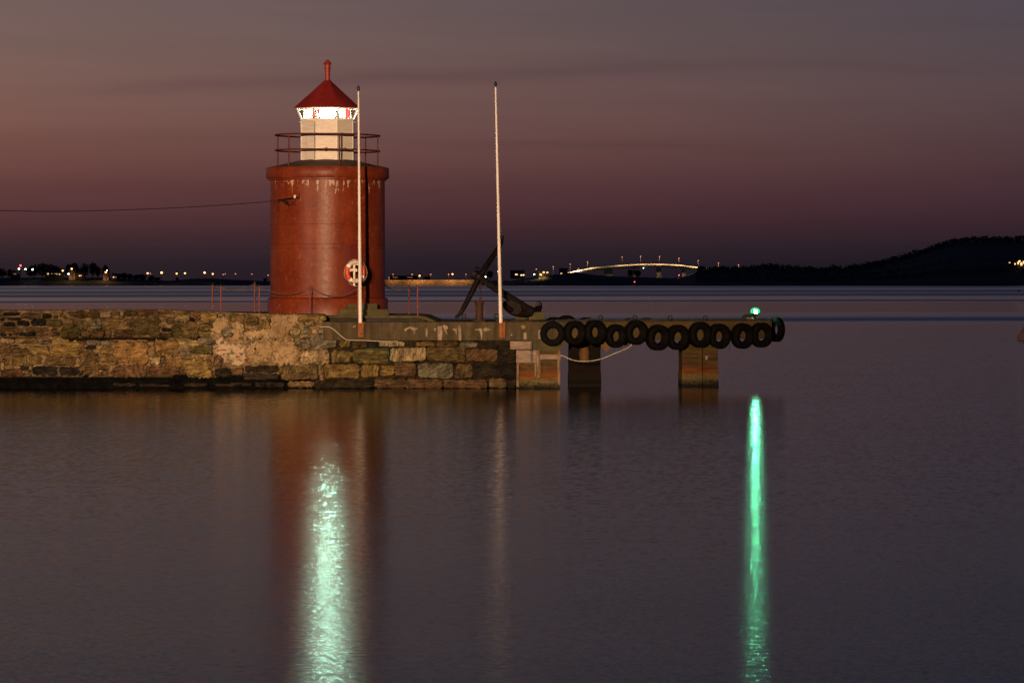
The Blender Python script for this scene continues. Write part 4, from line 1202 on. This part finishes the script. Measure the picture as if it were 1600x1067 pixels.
# ------------------------------------------------------------------ anchor
YA = 122.0
an = thing('anchor', P(790, 498, YA), 'big black iron anchor leaning on two blocks beside a flagpole', 'anchor')
def smooth_pts(pts, k=6):
    out_ = []; n = len(pts)
    for i in range(n - 1):
        p0_, p1_, p2_, p3_ = pts[max(i - 1, 0)], pts[i], pts[i + 1], pts[min(i + 2, n - 1)]
        for t in [j_ / k for j_ in range(k)]:
            out_.append(.5 * ((2 * p1_) + (p2_ - p0_) * t + (2 * p0_ - 5 * p1_ + 4 * p2_ - p3_) * t * t + (3 * p1_ - p0_ - 3 * p2_ + p3_) * t ** 3))
    return out_ + [pts[-1]]
b = MB()
sp = smooth_pts([P(784.5, 372, YA + .9), P(783.5, 379, YA + .85), P(779, 387, YA + .7), P(767, 405, YA + .4), P(757, 420, YA + .1), P(751.5, 430, YA), P(745, 441, YA - .1), P(735, 461, YA - .25), P(724, 482, YA - .4), P(719, 490, YA - .45), P(712, 496, YA - .5)])
b.tube(sp, [.045 + .055 * math.sin(math.pi * min(1, max(0, i / (len(sp) - 1)))) for i in range(len(sp))], 12)
b.build('stock', M['iron'], an)
b = MB(); tp = P(784.5, 371.5, YA + .9); b.lathe(tp, [(.0, -.07), (.05, -.05), (.065, 0), (.05, .05), (.0, .07)], 12); b.build('stock_knob', M['iron'], an)
# shank: four-sided bar, swelling towards the crown
b = MB()
sh = [P(739, 427, YA), P(748, 433.5, YA), P(760, 441.5, YA), P(785, 458, YA - .02), P(806, 471.5, YA - .04), P(822, 482.5, YA - .05), P(833, 487.5, YA - .05)]
b.tube(sh, [.14, .15, .105, .115, .13, .145, .14], 8, smooth=False)
b.build('shank', M['iron'], an)
b = MB()
b.ring(P(745.5, 421.5, YA), .07, .025, 18, 8, Matrix.Rotation(R(40), 3, 'Z'))
b.lathe(P(741, 428, YA - .12), [(.055, -.08), (.06, .0), (.055, .05), (0, .06)], 12, axis='Y')
b.lathe(P(748, 432, YA - .12), [(.05, -.08), (.055, .0), (.05, .05), (0, .06)], 12, axis='Y')
b.build('shackle', M['iron'], an)
# arms curve up to two bills; broad palms
b = MB()
ar = smooth_pts([P(786, 474, YA - .55), P(793, 481, YA - .45), P(804, 487, YA - .25), P(818, 489.0, YA - .08), P(830, 489.2, YA + .02), P(838, 486, YA + .15), P(842.5, 479.5, YA + .25), P(841, 471, YA + .3)])
b.tube(ar, [(.03 + .125 * math.sin(math.pi * min(1, i / (len(ar) - 1) * .93 + .05)) ** .8) for i in range(len(ar))], 10)
b.build('arm', M['iron'], an)
b = MB()
pl_ = [(784.5, 472.8), (788, 471.0), (794, 470.6), (797, 469.3), (808, 471.5), (814, 477), (815, 485), (811, 490), (806.5, 492.4), (800, 490), (793, 484.5), (787.5, 477.5)]
b.plate([P(x, y, YA - .50 + (x - 785) * .004) for x, y in pl_], (.02, .10, .01))
b.plate([P(x, y, YA - .55 + (x - 785) * .004) for x, y in ((786, 473.5), (813, 479.5), (814.5, 482.5), (790, 477))], (.0, .06, .0))
fl = b.build('fluke', M['iron'], an)
b = MB()
b.plate([P(x, y, YA + .18) for x, y in ((832, 486), (838, 474.5), (840, 470.5), (844, 473.5), (845.2, 480), (842, 486.5), (836, 489.5))], (.05, .09, .0))
b.build('fluke', M['iron'], an)
# chain from the shank to the bollard
ch = thing('anchor_chain', P(750.5, 469, YA - .05), 'short rusty chain hanging from the anchor to a bollard', 'chain')
b = MB()
p_, q_ = P(750, 437, YA - .05), P(751, 471, YA - .05)
for i in range(7):
    c_ = p_.lerp(q_, (i + .5) / 7)
    b.ring(c_, .065, .014, 16, 6, Matrix.Rotation(R(80 * (i % 2) + 10), 3, 'Z') @ Matrix.Diagonal((.62, 1, 1)))
    b.build('link', M['rust_dark'], ch); b = MB()
bo = thing('bollard', P(749, 498, YA), 'rusty round iron bollard under the anchor stock', 'bollard')
c_ = P(749, 498.5, YA)
zt_ = P(749, 469.5, YA).z
b = MB(); b.lathe((c_.x, c_.y, 0), [(.125, c_.z - .3), (.122, c_.z + .05), (.118, c_.z + .3), (.125, zt_ - .16), (.155, zt_ - .05), (.16, zt_ - .01), (.14, zt_), (.10, zt_ - .005), (.09, zt_ - .05), (0, zt_ - .05)], 28)
b.build('shaft', M['rust_dark'], bo)
b = MB(); b.lathe((c_.x, c_.y, 0), [(.22, zR - .02), (.22, zR + .05), (.13, zR + .06)], 28); b.build('flange', M['rust_dark'], bo)
def conc_block(pts, y, dep, label):
    b = MB(); w = [P(a_, c2, y) for a_, c2 in pts]
    b.plate(w, (0, dep, 0))
    bmesh.ops.bevel(b.bm, geom=list(b.bm.edges), offset=.02, segments=1, affect='EDGES')
    tag(b.build('concrete_block', M['mossy']), label, 'block', 'concrete blocks under the anchor')
conc_block([(805, 500), (808, 488), (812, 487), (820, 488), (822.5, 500)], 121.9, .5, 'tapered mossy block under the anchor crown')
conc_block([(826, 500), (826, 488), (851.5, 487.2), (852, 500)], 121.9, .5, 'long mossy block under the right anchor bill')

# ------------------------------------------------------------------ far shore
def strip(name, prof, Y0, slope, mt, label, rough=.0, back=600, kind='structure', cat='terrain'):
    """prof: skyline as (px, py); the land rises from the water at Y0 to that line at Y0+slope"""
    b = MB(); rings = []
    fine = []
    for (a, ya), (c_, yc) in zip(prof, prof[1:]):
        n = max(1, int(abs(c_ - a) / 4))
        for i in range(n): fine.append((a + (c_ - a) * i / n, ya + (yc - ya) * i / n))
    fine.append(prof[-1])
    for px, py in fine:
        t = P(px, py, Y0 + slope)
        x0 = (px - 800) / F * Y0
        jz = rough * jig(px * .1, 3, 2)
        rings.append([b.bm.verts.new(v) for v in ((x0, Y0 + 6 * jig(px * .05, 1, 1), -1), (x0, Y0 + 6 * jig(px * .05, 1, 1) + 1, .3), (x0 + (t.x - x0) * .3, Y0 + slope * .3, max(.4, t.z * .45)), (x0 + (t.x - x0) * .7, Y0 + slope * .7, max(.5, t.z * .85 + jz)), (t.x, Y0 + slope, max(.6, t.z + jz)), (t.x, Y0 + slope + back, max(.4, t.z * .6)))])
    b.loft(rings, False, None, True)
    return tag(b.build(name, mt), label, cat, kind=kind)
YS = 3800
strip('far_shore', [(-900, 430), (-300, 432), (0, 434), (100, 433.5), (170, 434), (230, 437), (260, 439), (282, 437.5), (300, 435.3), (330, 435), (360, 436.8), (400, 438.5), (440, 440.5), (610, 441.5)], YS, 70, M['shore'], 'low dark far shore on the left', .6)
# causeway with its lit rock face
cw = thing('causeway', P(700, 446, YS - 60), 'long low rock causeway lit orange by street lamps', 'causeway')
b = MB(); rings = []
Yc = YS - 60
for i in range(141):
    px = 585 + (812 - 585) * i / 140
    top = P(px, 438.6 if px < 790 else 438.6 + (px - 790) * .1, Yc + 9)
    x0 = (px - 800) / F * Yc
    def jy(k): return .9 * mnoise.noise(Vector((px * .35, k * 1.7, 3)))
    rings.append([b.bm.verts.new(v) for v in ((x0, Yc - 1, -1), (x0, Yc + jy(0), .2), (x0, Yc + 2.5 + jy(1), top.z * .35), (x0, Yc + 5 + jy(2), top.z * .65), (x0, Yc + 8 + .4 * jy(3), top.z * .96), (x0, Yc + 9, top.z), (x0, Yc + 20, top.z), (x0, Yc + 26, -1))])
b.loft(rings, False, None, False); b.build('rock_face', M['rock'], cw)
b = MB(); p_, q_ = P(588, 438.2, Yc + 9.6), P(792, 438.2, Yc + 9.6)
b.box(((p_.x + q_.x) / 2, Yc + 9.6, p_.z), (q_.x - p_.x, .4, .55)); b.build('guard_rail', M['parapet'], cw)
strip('headland', [(770, 445.5), (800, 438.5), (815, 436), (838, 433), (860, 430), (880, 427.5), (900, 425.5), (915, 427.5), (930, 429.5), (958, 431.6), (985, 432.6), (1008, 433), (1030, 434.2), (1060, 434.6), (1075, 431), (1090, 426), (1120, 425.5), (1160, 424)], YS - 40, 90, M['shore'], 'low dark headland under the bridge', .5)
# wooded hill on the right
HP = [(1060, 438), (1090, 430), (1110, 424), (1153, 424.5), (1180, 422), (1204, 419), (1240, 423.5), (1288, 425.5), (1306, 421), (1316, 427), (1327, 421.5), (1351, 418.5), (1390, 411), (1435, 398), (1465, 387.5), (1495, 380), (1522, 377), (1570, 377), (1600, 376.5), (1680, 374), (1800, 372), (2100, 380)]
YH = 3560
strip('hill', HP, YH, 260, M['shore'], 'dark wooded hill rising on the right shore', .8, 900)
def hp(px):
    for (a, ya), (c_, yc) in zip(HP, HP[1:]):
        if a <= px <= c_: return ya + (yc - ya) * (px - a) / (c_ - a)
    return 400
def leaves(b, c, rx, rz_, n, sz):
    for _ in range(n):
        while True:
            v = Vector((rnd.uniform(-1, 1), rnd.uniform(-1, 1), rnd.uniform(-1, 1)))
            if .25 < v.length < 1: break
        p_ = Vector(c) + Vector((v.x * rx, v.y * rx, v.z * rz_))
        a = Vector((rnd.uniform(-1, 1), rnd.uniform(-1, 1), rnd.uniform(-1, 1))).normalized()
        t = a.orthogonal().normalized(); q = a.cross(t)
        s_ = sz * rnd.uniform(.6, 1.3)
        b.face([b.bm.verts.new(p_ + t * s_), b.bm.verts.new(p_ + q * s_ * .8), b.bm.verts.new(p_ - t * s_), b.bm.verts.new(p_ - q * s_ * .8)])
b = MB()
px = 1092
while px < 2000:
    for f in (1.0, 1.0, .86, .66, .42, .2):
        pp = px + rnd.uniform(-3, 3)
        Yt = YH + 260 * f
        t = P(pp, hp(pp), YH + 260)
        zf = t.z * (.10 + .9 * f) if f < 1 else t.z
        x = (pp - 800) / F * Yt
        h_ = rnd.uniform(3.0, 5.2)
        leaves(b, (x, Yt + rnd.uniform(-8, 8), zf + h_ * .4), h_ * .75, h_ * .8, 26, 1.1)
    px += rnd.uniform(3.0, 5.5) if px < 1650 else 8
tag(b.build('woodland', M['foliage'], normals=False), 'dense dark woodland covering the right-hand hill', 'woodland', kind='stuff')

# separate far trees on the left and by the bridge
def far_tree(px, top, base, wpx, Y, label):
    p0_, p1_ = P(px, base, Y), P(px, top, Y)
    hgt = p1_.z - p0_.z; rw = wpx / 2 * Y / F
    t = thing('tree', p0_, label, 'tree', 'dark trees on the far shore')
    b = MB(); b.tube([p0_ - Vector((0, 0, 1)), p0_ + Vector((.2, 0, hgt * .35)), p0_ + Vector((0, 0, hgt * .8))], [.45, .35, .12], 6); b.build('trunk', M['bark'], t)
    b = MB()
    for _ in range(6):
        lx, lz = rnd.uniform(-.5, .5) * rw, rnd.uniform(.38, .74) * hgt
        leaves(b, p0_ + Vector((lx, rnd.uniform(-.4, .4) * rw, lz)), rw * rnd.uniform(.45, .62), hgt * rnd.uniform(.20, .27), 60, max(.7, rw * .17))
    leaves(b, p0_ + Vector((0, 0, hgt * .55)), rw * .75, hgt * .42, 90, max(.7, rw * .17))
    b.build('crown', M['foliage'], t, normals=False)
TL = [(4, 418, 436, 16, 'low tree at the left edge of the far shore'), (16, 420, 436, 14, 'low bushy tree left of the red light'), (53, 412.5, 436, 22, 'first round tree of the dark clump beside the three white lights'), (66, 410.5, 436, 22, 'second tree of the clump beside the three white lights'), (80, 410.5, 436, 22, 'third tree of the clump beside the three white lights'), (90, 413, 436, 16, 'last, lower tree of the clump beside the three white lights'),
      (107, 411, 435, 17, 'tall tree rising behind the orange-lit house wall'), (117, 409.5, 435, 18, 'tallest tree of the middle clump, behind the orange-lit wall'), (131, 410, 435, 17, 'tree in the middle of the second clump'), (145, 409.5, 435, 19, 'rounded tree towards the right of the second clump'), (153, 416, 435, 12, 'narrow tree ending the second clump'), (164, 413, 435, 13, 'single tree above the right orange-lit house'),
      (178, 426, 437, 14, 'low tree right of the right orange-lit house'), (186, 427, 437, 10, 'pointed low tree on the falling shore'), (194, 425.5, 438, 12, 'second pointed low tree on the falling shore'), (203, 426.5, 438, 12, 'bushy low tree on the falling shore'), (213, 428.5, 438, 14, 'low tree left of the first row of street lamps'), (224, 428, 439, 14, 'low tree under the first street lamp'), (236, 430.5, 439, 12, 'small tree between the first two street lamps'), (245, 433, 440, 12, 'smallest tree, below the brightest street lamp'), (277, 434, 439, 4, 'tiny lone tree on the lit bank'), (414, 434.5, 441, 6, 'tiny tree just left of the red tower')]
for px, top, base, w, lb in TL: far_tree(px, top, base, w, YS + 45 + (px % 7) * 3, lb)
TC = [(766, 422.5, 436, 14, 'round tree just left of the right flagpole'), (668, 432, 440, 14, 'low bush on the causeway below the fourth lamp'), (985, 420, 434, 12, 'left tree of the pair under the bridge arch'), (996, 421, 434, 12, 'right tree of the pair under the bridge arch'), (1095, 416, 426, 16, 'dark tree covering the right end of the bridge'), (1118, 415.5, 426, 12, 'second dark tree at the right end of the bridge'), (1130, 415.5, 427, 14, 'tree right of the bridge end beside the wood'), (1165, 418, 427, 14, 'tree standing at the start of the right-hand wood')]
for px, top, base, w, lb in TC: far_tree(px, top, base, w, YS + 40, lb)

# houses
def house(px0, px1, top, base, Y, label, wall, flat=False, wins=(), wmat='window_warm', dep=9):
    a_, c_ = P(px0, base, Y), P(px1, base, Y)
    zt_ = P(0, top, Y).z; w = c_.x - a_.x; cx = (a_.x + c_.x) / 2
    t = thing('house', (cx, Y, a_.z), label, 'house', 'houses on the far shore')
    ze = a_.z + (zt_ - a_.z) * (.92 if flat else .62)
    b = MB(); b.box((cx, Y + dep / 2, (ze + a_.z) / 2 - .75), (w, dep, ze - a_.z + 1.5)); b.build('wall', M[wall], t)
    b = MB()
    if flat: b.box((cx, Y + dep / 2, (ze + zt_) / 2), (w + .8, dep + .8, zt_ - ze - .02))
    else: b.plate([(cx - w / 2 - .4, Y - .3, ze + .01), (cx + w / 2 + .4, Y - .3, ze + .01), (cx + w / 2 + .2, Y + dep / 2, zt_), (cx - w / 2 - .2, Y + dep / 2, zt_)], (0, 0, .15)); b.plate([(cx - w / 2 - .4, Y + dep + .3, ze + .01), (cx + w / 2 + .4, Y + dep + .3, ze + .01), (cx + w / 2 + .2, Y + dep / 2, zt_), (cx - w / 2 - .2, Y + dep / 2, zt_)], (0, 0, .14))
    b.build('roof', M['far_roof'], t)
    for (x, y, ww, hh) in wins:
        p_ = P(x, y, Y - .06)
        b = MB(); b.box((p_.x, Y - .05, p_.z), (ww * Y / F, .12, hh * Y / F)); b.build('window', M[wmat], t)
    return t
house(18, 30, 422.5, 436, YS + 30, 'dark house with two dim windows under the red light', 'house_dark', wins=((22, 428, 1.2, 1.5), (24.6, 428, 1.2, 1.5)), wmat='window_dim')
house(70, 98, 424, 436, YS + 30, 'long dark house with a row of small warm windows', 'house_dark', wins=((75, 428, 2.4, 1.8), (81, 428, .9, 1.0), (86, 428, .9, 1.0), (88.8, 428.2, 1.3, 1.4), (93, 428.6, 2, 1.6)))
house(107.5, 117.5, 416, 435, YS + 34, 'house with a bright orange-lit gable between the trees', 'house_pale')
house(119, 132, 426, 436, YS + 30, 'low dark house with one bright window right of the orange gable', 'house_dark', wins=((124.4, 431, 2.2, 1.8), (126.8, 430.6, 1.2, 1.2)))
house(161.5, 169.5, 420, 436, YS + 34, 'pale house lit orange under the single tree', 'house_pale')
house(173, 183, 429, 437, YS + 28, 'small dark house with one pink window at the shore', 'house_dark', wins=((177.4, 433.2, 2, 1.6), (181, 433.2, .8, .8)), wmat='window_warm')
house(607.5, 652, 430.8, 437, YS + 10, 'long low flat building behind the causeway', 'house_dark', True, ((607.9, 434.8, 1.0, 5), (618, 433.6, 7, .5), (640, 433.6, 8, .4)), 'window_dim')
house(797.3, 819.8, 422.3, 433, YS + 20, 'dark flat-roofed house with three glowing windows', 'house_dark', True, ((806.8, 429, 4, 2), (814.6, 430, 2.8, 2.2), (818, 429.8, 2.6, 2.2)))
house(842, 858.5, 423.5, 433, YS + 18, 'brightly lit pale house on the headland left of the bridge', 'house_pale', True, ((849.6, 425.6, 3.2, 2.6), (855.2, 425.8, 3.0, 2.0), (840.8 + 3, 429, 1.6, 2.4)))
house(873.8, 887, 419, 430, YS + 40, 'dark house beside the left bridge ramp', 'house_dark', True, ((877, 427.3, 2.6, 1.2),))
house(1575, 1588, 409, 421, YH + 60, 'lit house half way up the right-hand hill', 'house_dark', True, ((1577.5, 410, 2.4, 2), (1586, 412.5, 2, 2.5)))
house(1589, 1604, 406, 421, YH + 62, 'larger lit house on the right-hand hill at the picture edge', 'house_pale', True, ((1591, 411, 2.5, 4), (1596, 412.5, 3, 5), (1600, 410, 3, 4)))

# far street lamps
def far_lamp(px, py, base, Y, label, r=.75, mt='sodium', arm=-1.2, pole=True, cat='street lamp', name='street_lamp', watt=0, tint=(1, .42, .11)):
    hd, bs = P(px, py, Y), P(px, base, Y)
    t = thing(name, bs, label, cat, 'street lamps on the far shore' if name == 'street_lamp' else 'lights on the far shore')
    if pole:
        b = MB(); b.tube([bs + Vector((0, 1.2, -1.0)), bs + Vector((0, 1.2, 0)), hd + Vector((0, 1.2, .3)), hd + Vector((0, .1, r + .1))], [.14, .14, .11, .09], 6); b.build('pole', M['lamp_pole'], t)
        b = MB(); b.lathe(hd + Vector((0, .1, r * .75)), [(r * .6, 0), (r * .5, .14), (0, .2)], 10); b.build('shade', M['lamp_pole'], t)
    b = MB(); b.lathe(hd, [(0, -r), (r * .55, -r * .84), (r * .9, -r * .43), (r, 0), (r * .9, r * .43), (r * .55, r * .7)], 12); b.build('globe', M[mt], t)
    if watt:
        L = bpy.data.lights.new('lamp_light', 'SPOT'); L.energy = watt; L.color = tint; L.shadow_soft_size = .3; L.spot_size = R(152); L.spot_blend = .25
        lo = bpy.data.objects.new('lamp_light', L); COL.objects.link(lo); lo.parent = t
        lo.location = hd - bs + Vector((0, -r - .6, 0))
LW = [(230.7, 427, 438, .9, 'sodium', 'first bright street lamp of the left row, above the low trees'), (235, 427.4, 438, .5, 'sodium_dim', 'dim street lamp right beside the first bright one'), (252.5, 426, 438, 1.15, 'sodium', 'brightest street lamp of the left row'), (276, 427.5, 438, .85, 'sodium', 'street lamp at the left end of the lit bank'), (289, 427, 436, .9, 'sodium', 'street lamp above the lit bank'), (319.7, 426, 436, 1.05, 'sodium', 'bright street lamp above the low hilltop'), (332.4, 428, 436, .8, 'sodium', 'street lamp above and left of the barrier posts'),
      (348.7, 429, 437, .55, 'sodium_dim', 'left one of two dim street lamps standing close together'), (351.8, 428, 437, .5, 'sodium_dim', 'right one of two dim street lamps standing close together'), (368, 428, 438, .6, 'sodium_dim', 'dim street lamp midway between the barrier posts'), (393.6, 428.4, 439, .5, 'sodium_dim', 'dim street lamp above the close pair of barrier posts'), (419, 430, 440, .6, 'sodium_dim', 'dim street lamp at the left edge of the red tower')]
for px, py, base, r, mt, lb in LW: far_lamp(px, py, base, YS + 14, lb, r, mt)
CWL = [(614, 428.7, .5, 'sodium_dim', 'first causeway street lamp right of the tower'), (643.9, 428.7, .6, 'sodium_dim', 'second causeway street lamp, above the barrier post'), (655.6, 430.9, .8, 'sodium', 'lower bright causeway street lamp'), (673, 428.7, .6, 'sodium_dim', 'causeway street lamp above the low bush'), (701, 428.7, .6, 'sodium_dim', 'left lamp of the close pair left of the anchor stock'), (707, 428.3, .8, 'sodium', 'bright right lamp of the close pair left of the anchor stock'), (728, 428.8, .5, 'sodium_dim', 'dim causeway street lamp just left of the anchor head')]
for px, py, r, mt, lb in CWL: far_lamp(px, py, 438.6, Yc + 5.0, lb, r, mt, watt=3200)
far_lamp(778.6, 424.3, 437, Yc + 12, 'white street lamp seen right beside the right flagpole', .6, 'whitelamp')
far_lamp(838, 420.6, 433, YS + 30, 'dim tall street lamp above the brightly lit house', .6, 'sodium_dim')
BL = [(864.4, 416.8, 428.8, 'first ramp lamp, right of the brightly lit house'), (891, 413, 424.5, 'second ramp lamp, right of the dark house'), (904, 420, 423.5, 'short lamp at the foot of the bridge'), (918, 409.3, 420, 'first lamp on the rising bridge'), (972, 402, 415.4, 'second lamp on the bridge'), (1001, 400.6, 413.4, 'highest lamp on the bridge crown'), (1030.6, 401, 413.2, 'lamp just right of the bridge crown'), (1061, 403.6, 415, 'first lamp on the falling bridge side'), (1091, 407.4, 419, 'lamp above the trees at the bridge end'), (1122.6, 411, 423, 'last lamp of the bridge road'), (1154, 414, 425, 'street lamp on the road beyond the bridge'), (1186, 418, 425, 'low lamp at the edge of the right-hand wood')]
YB = YS + 160
for px, py, base, lb in BL: far_lamp(px, py, base, YB - 2.2, lb, .55, 'sodium_dim', watt=17000, tint=(1, .62, .30))
far_lamp(112, 420, 434, YS + 26, 'bright lamp lighting the orange gable', .9, 'sodium', watt=3500)
far_lamp(98, 423, 435, YS + 24, 'warm lamp left of the orange gable', .85, 'sodium')
far_lamp(107, 428, 435, YS + 22, 'white lamp low beside the orange gable', .75, 'whitelamp')
far_lamp(165.2, 425.4, 435, YS + 27, 'bright lamp lighting the pale house under the single tree', .9, 'sodium', watt=3500)
far_lamp(167.2, 422.6, 435, YS + 26, 'small greenish lamp above the pale house', .45, 'whitelamp')
for px, py, lb in ((29.7, 420, 'white light directly under the red light'), (40, 420.6, 'middle one of the three white lights on the left shore'), (51, 421, 'rightmost of the three white lights on the left shore')):
    far_lamp(px, py, 435, YS + 30, lb, .85, 'whitelamp')
far_lamp(32, 415, 435, YS + 28, 'red light on a mast above the three white lights', 1.0, 'redlamp', cat='beacon', name='red_beacon')
far_lamp(758.4, 432.8, 438, Yc + 12, 'white light low beside the anchor shank', .75, 'whitelamp')
far_lamp(834.8, 428.7, 434, YS + 12, 'white lamp left of the brightly lit house', .65, 'whitelamp')
far_lamp(845.5, 429.4, 432, YS + 14, 'yellow lamp against the front of the brightly lit house', .8, 'sodium', watt=2500, tint=(1, .62, .2))
far_lamp(991.4, 440.4, 445, YS - 38, 'red harbour light low on the headland shore', .55, 'redlamp', cat='beacon', name='red_beacon')
far_lamp(1061, 430, 434.5, YS + 30, 'red light under the falling side of the bridge', .55, 'redlamp', cat='beacon', name='red_beacon')
far_lamp(1593, 408, 420, YH + 56, 'yellow lamp in front of the larger hill house', .8, 'sodium')

# bridge
BD = [(885, 426.5), (900, 423.4), (920, 419.6), (940, 417.2), (960, 415.4), (980, 414), (1000, 413.1), (1020, 412.7), (1040, 413.0), (1060, 414.2), (1080, 416.4), (1100, 419.2), (1120, 422.4), (1140, 424.6), (1160, 426)]
br = thing('bridge', P(1010, 434, YB), 'long arched road bridge with a brightly lit roadside rail', 'bridge')
top = smooth_pts([P(x, y, YB) for x, y in BD], 5)
b = MB(); rings = []
for i, p_ in enumerate(top):
    px = 800 + p_.x * F / YB
    dp = 1.6 + 1.3 * abs(math.sin((px - 950) / 80 * math.pi)) if 945 < px < 1105 else 2.2
    rings.append([b.bm.verts.new((p_.x, p_.y + yy, p_.z + zz)) for yy, zz in ((0, -.9), (0, -1.3), (2, -dp - 1.0), (9, -dp - 1.0), (11, -1.3), (11, -.9))])
b.loft(rings, True); b.face(rings[0][::-1]); b.face(rings[-1]); b.build('deck', M['bridge'], br)
b = MB(); rings = []
for p_ in top:
    rings.append([b.bm.verts.new((p_.x, p_.y + yy, p_.z + zz)) for yy, zz in ((-.05, -.88), (.25, -.88), (.25, .25), (-.05, .25))])
b.loft(rings, True); b.face(rings[0][::-1]); b.face(rings[-1]); b.build('parapet', M['parapet'], br)
for (x0, x1, yt, yb) in ((944, 957, 419, 432), (1026, 1033, 418, 436), (1066, 1071, 420, 436), (990, 993, 417, 435)):
    a_, c_ = P(x0, yt, YB), P(x1, yb, YB)
    b = MB(); b.box(((a_.x + c_.x) / 2, YB + 5.5, (a_.z + c_.z) / 2 - 2), (c_.x - a_.x, 6, a_.z - c_.z + 4), bev=.3); b.build('pier', M['bridge'], br)
# strip of road lighting set along the outside of the parapet
p_ = P(1005.4, 419, YB - .3)
b = MB(); b.lathe(p_, [(0, -.45), (.4, -.2), (.45, .1), (.2, .4), (0, .4)], 10); b.build('navigation_light', M['whitelamp'], br)

# ------------------------------------------------------------------ buoys
Yb = EYE * F / (456 - HORIZ)
b = MB(); c_ = P(1592, 454.6, Yb)
b.lathe((c_.x, c_.y, 0), [(.0, -.2), (.3, -.15), (.42, .1), (.38, .35), (.2, .55), (.06, .62), (.05, .8), (0, .8)], 20)
tag(b.build('buoy', M['buoy_red']), 'tiny red buoy far out near the right edge', 'buoy')
Yb = EYE * F / (531 - HORIZ)
mb = thing('mooring_buoy', (P(1601, 531, Yb).x, Yb, 0), 'faded pinkish mooring buoy cut by the right picture edge', 'buoy')
c_ = P(1601, 531, Yb)
b = MB(); b.lathe((c_.x, c_.y, 0), [(.0, -.3), (.36, -.25), (.45, .0), (.42, .22), (.30, .45), (.13, .62), (.06, .66), (0, .66)], 28); b.build('float', M['buoy_pink'], mb)
b = MB(); b.ring((c_.x, c_.y, .72), .06, .015, 14, 6); b.build('ring', M['iron'], mb)
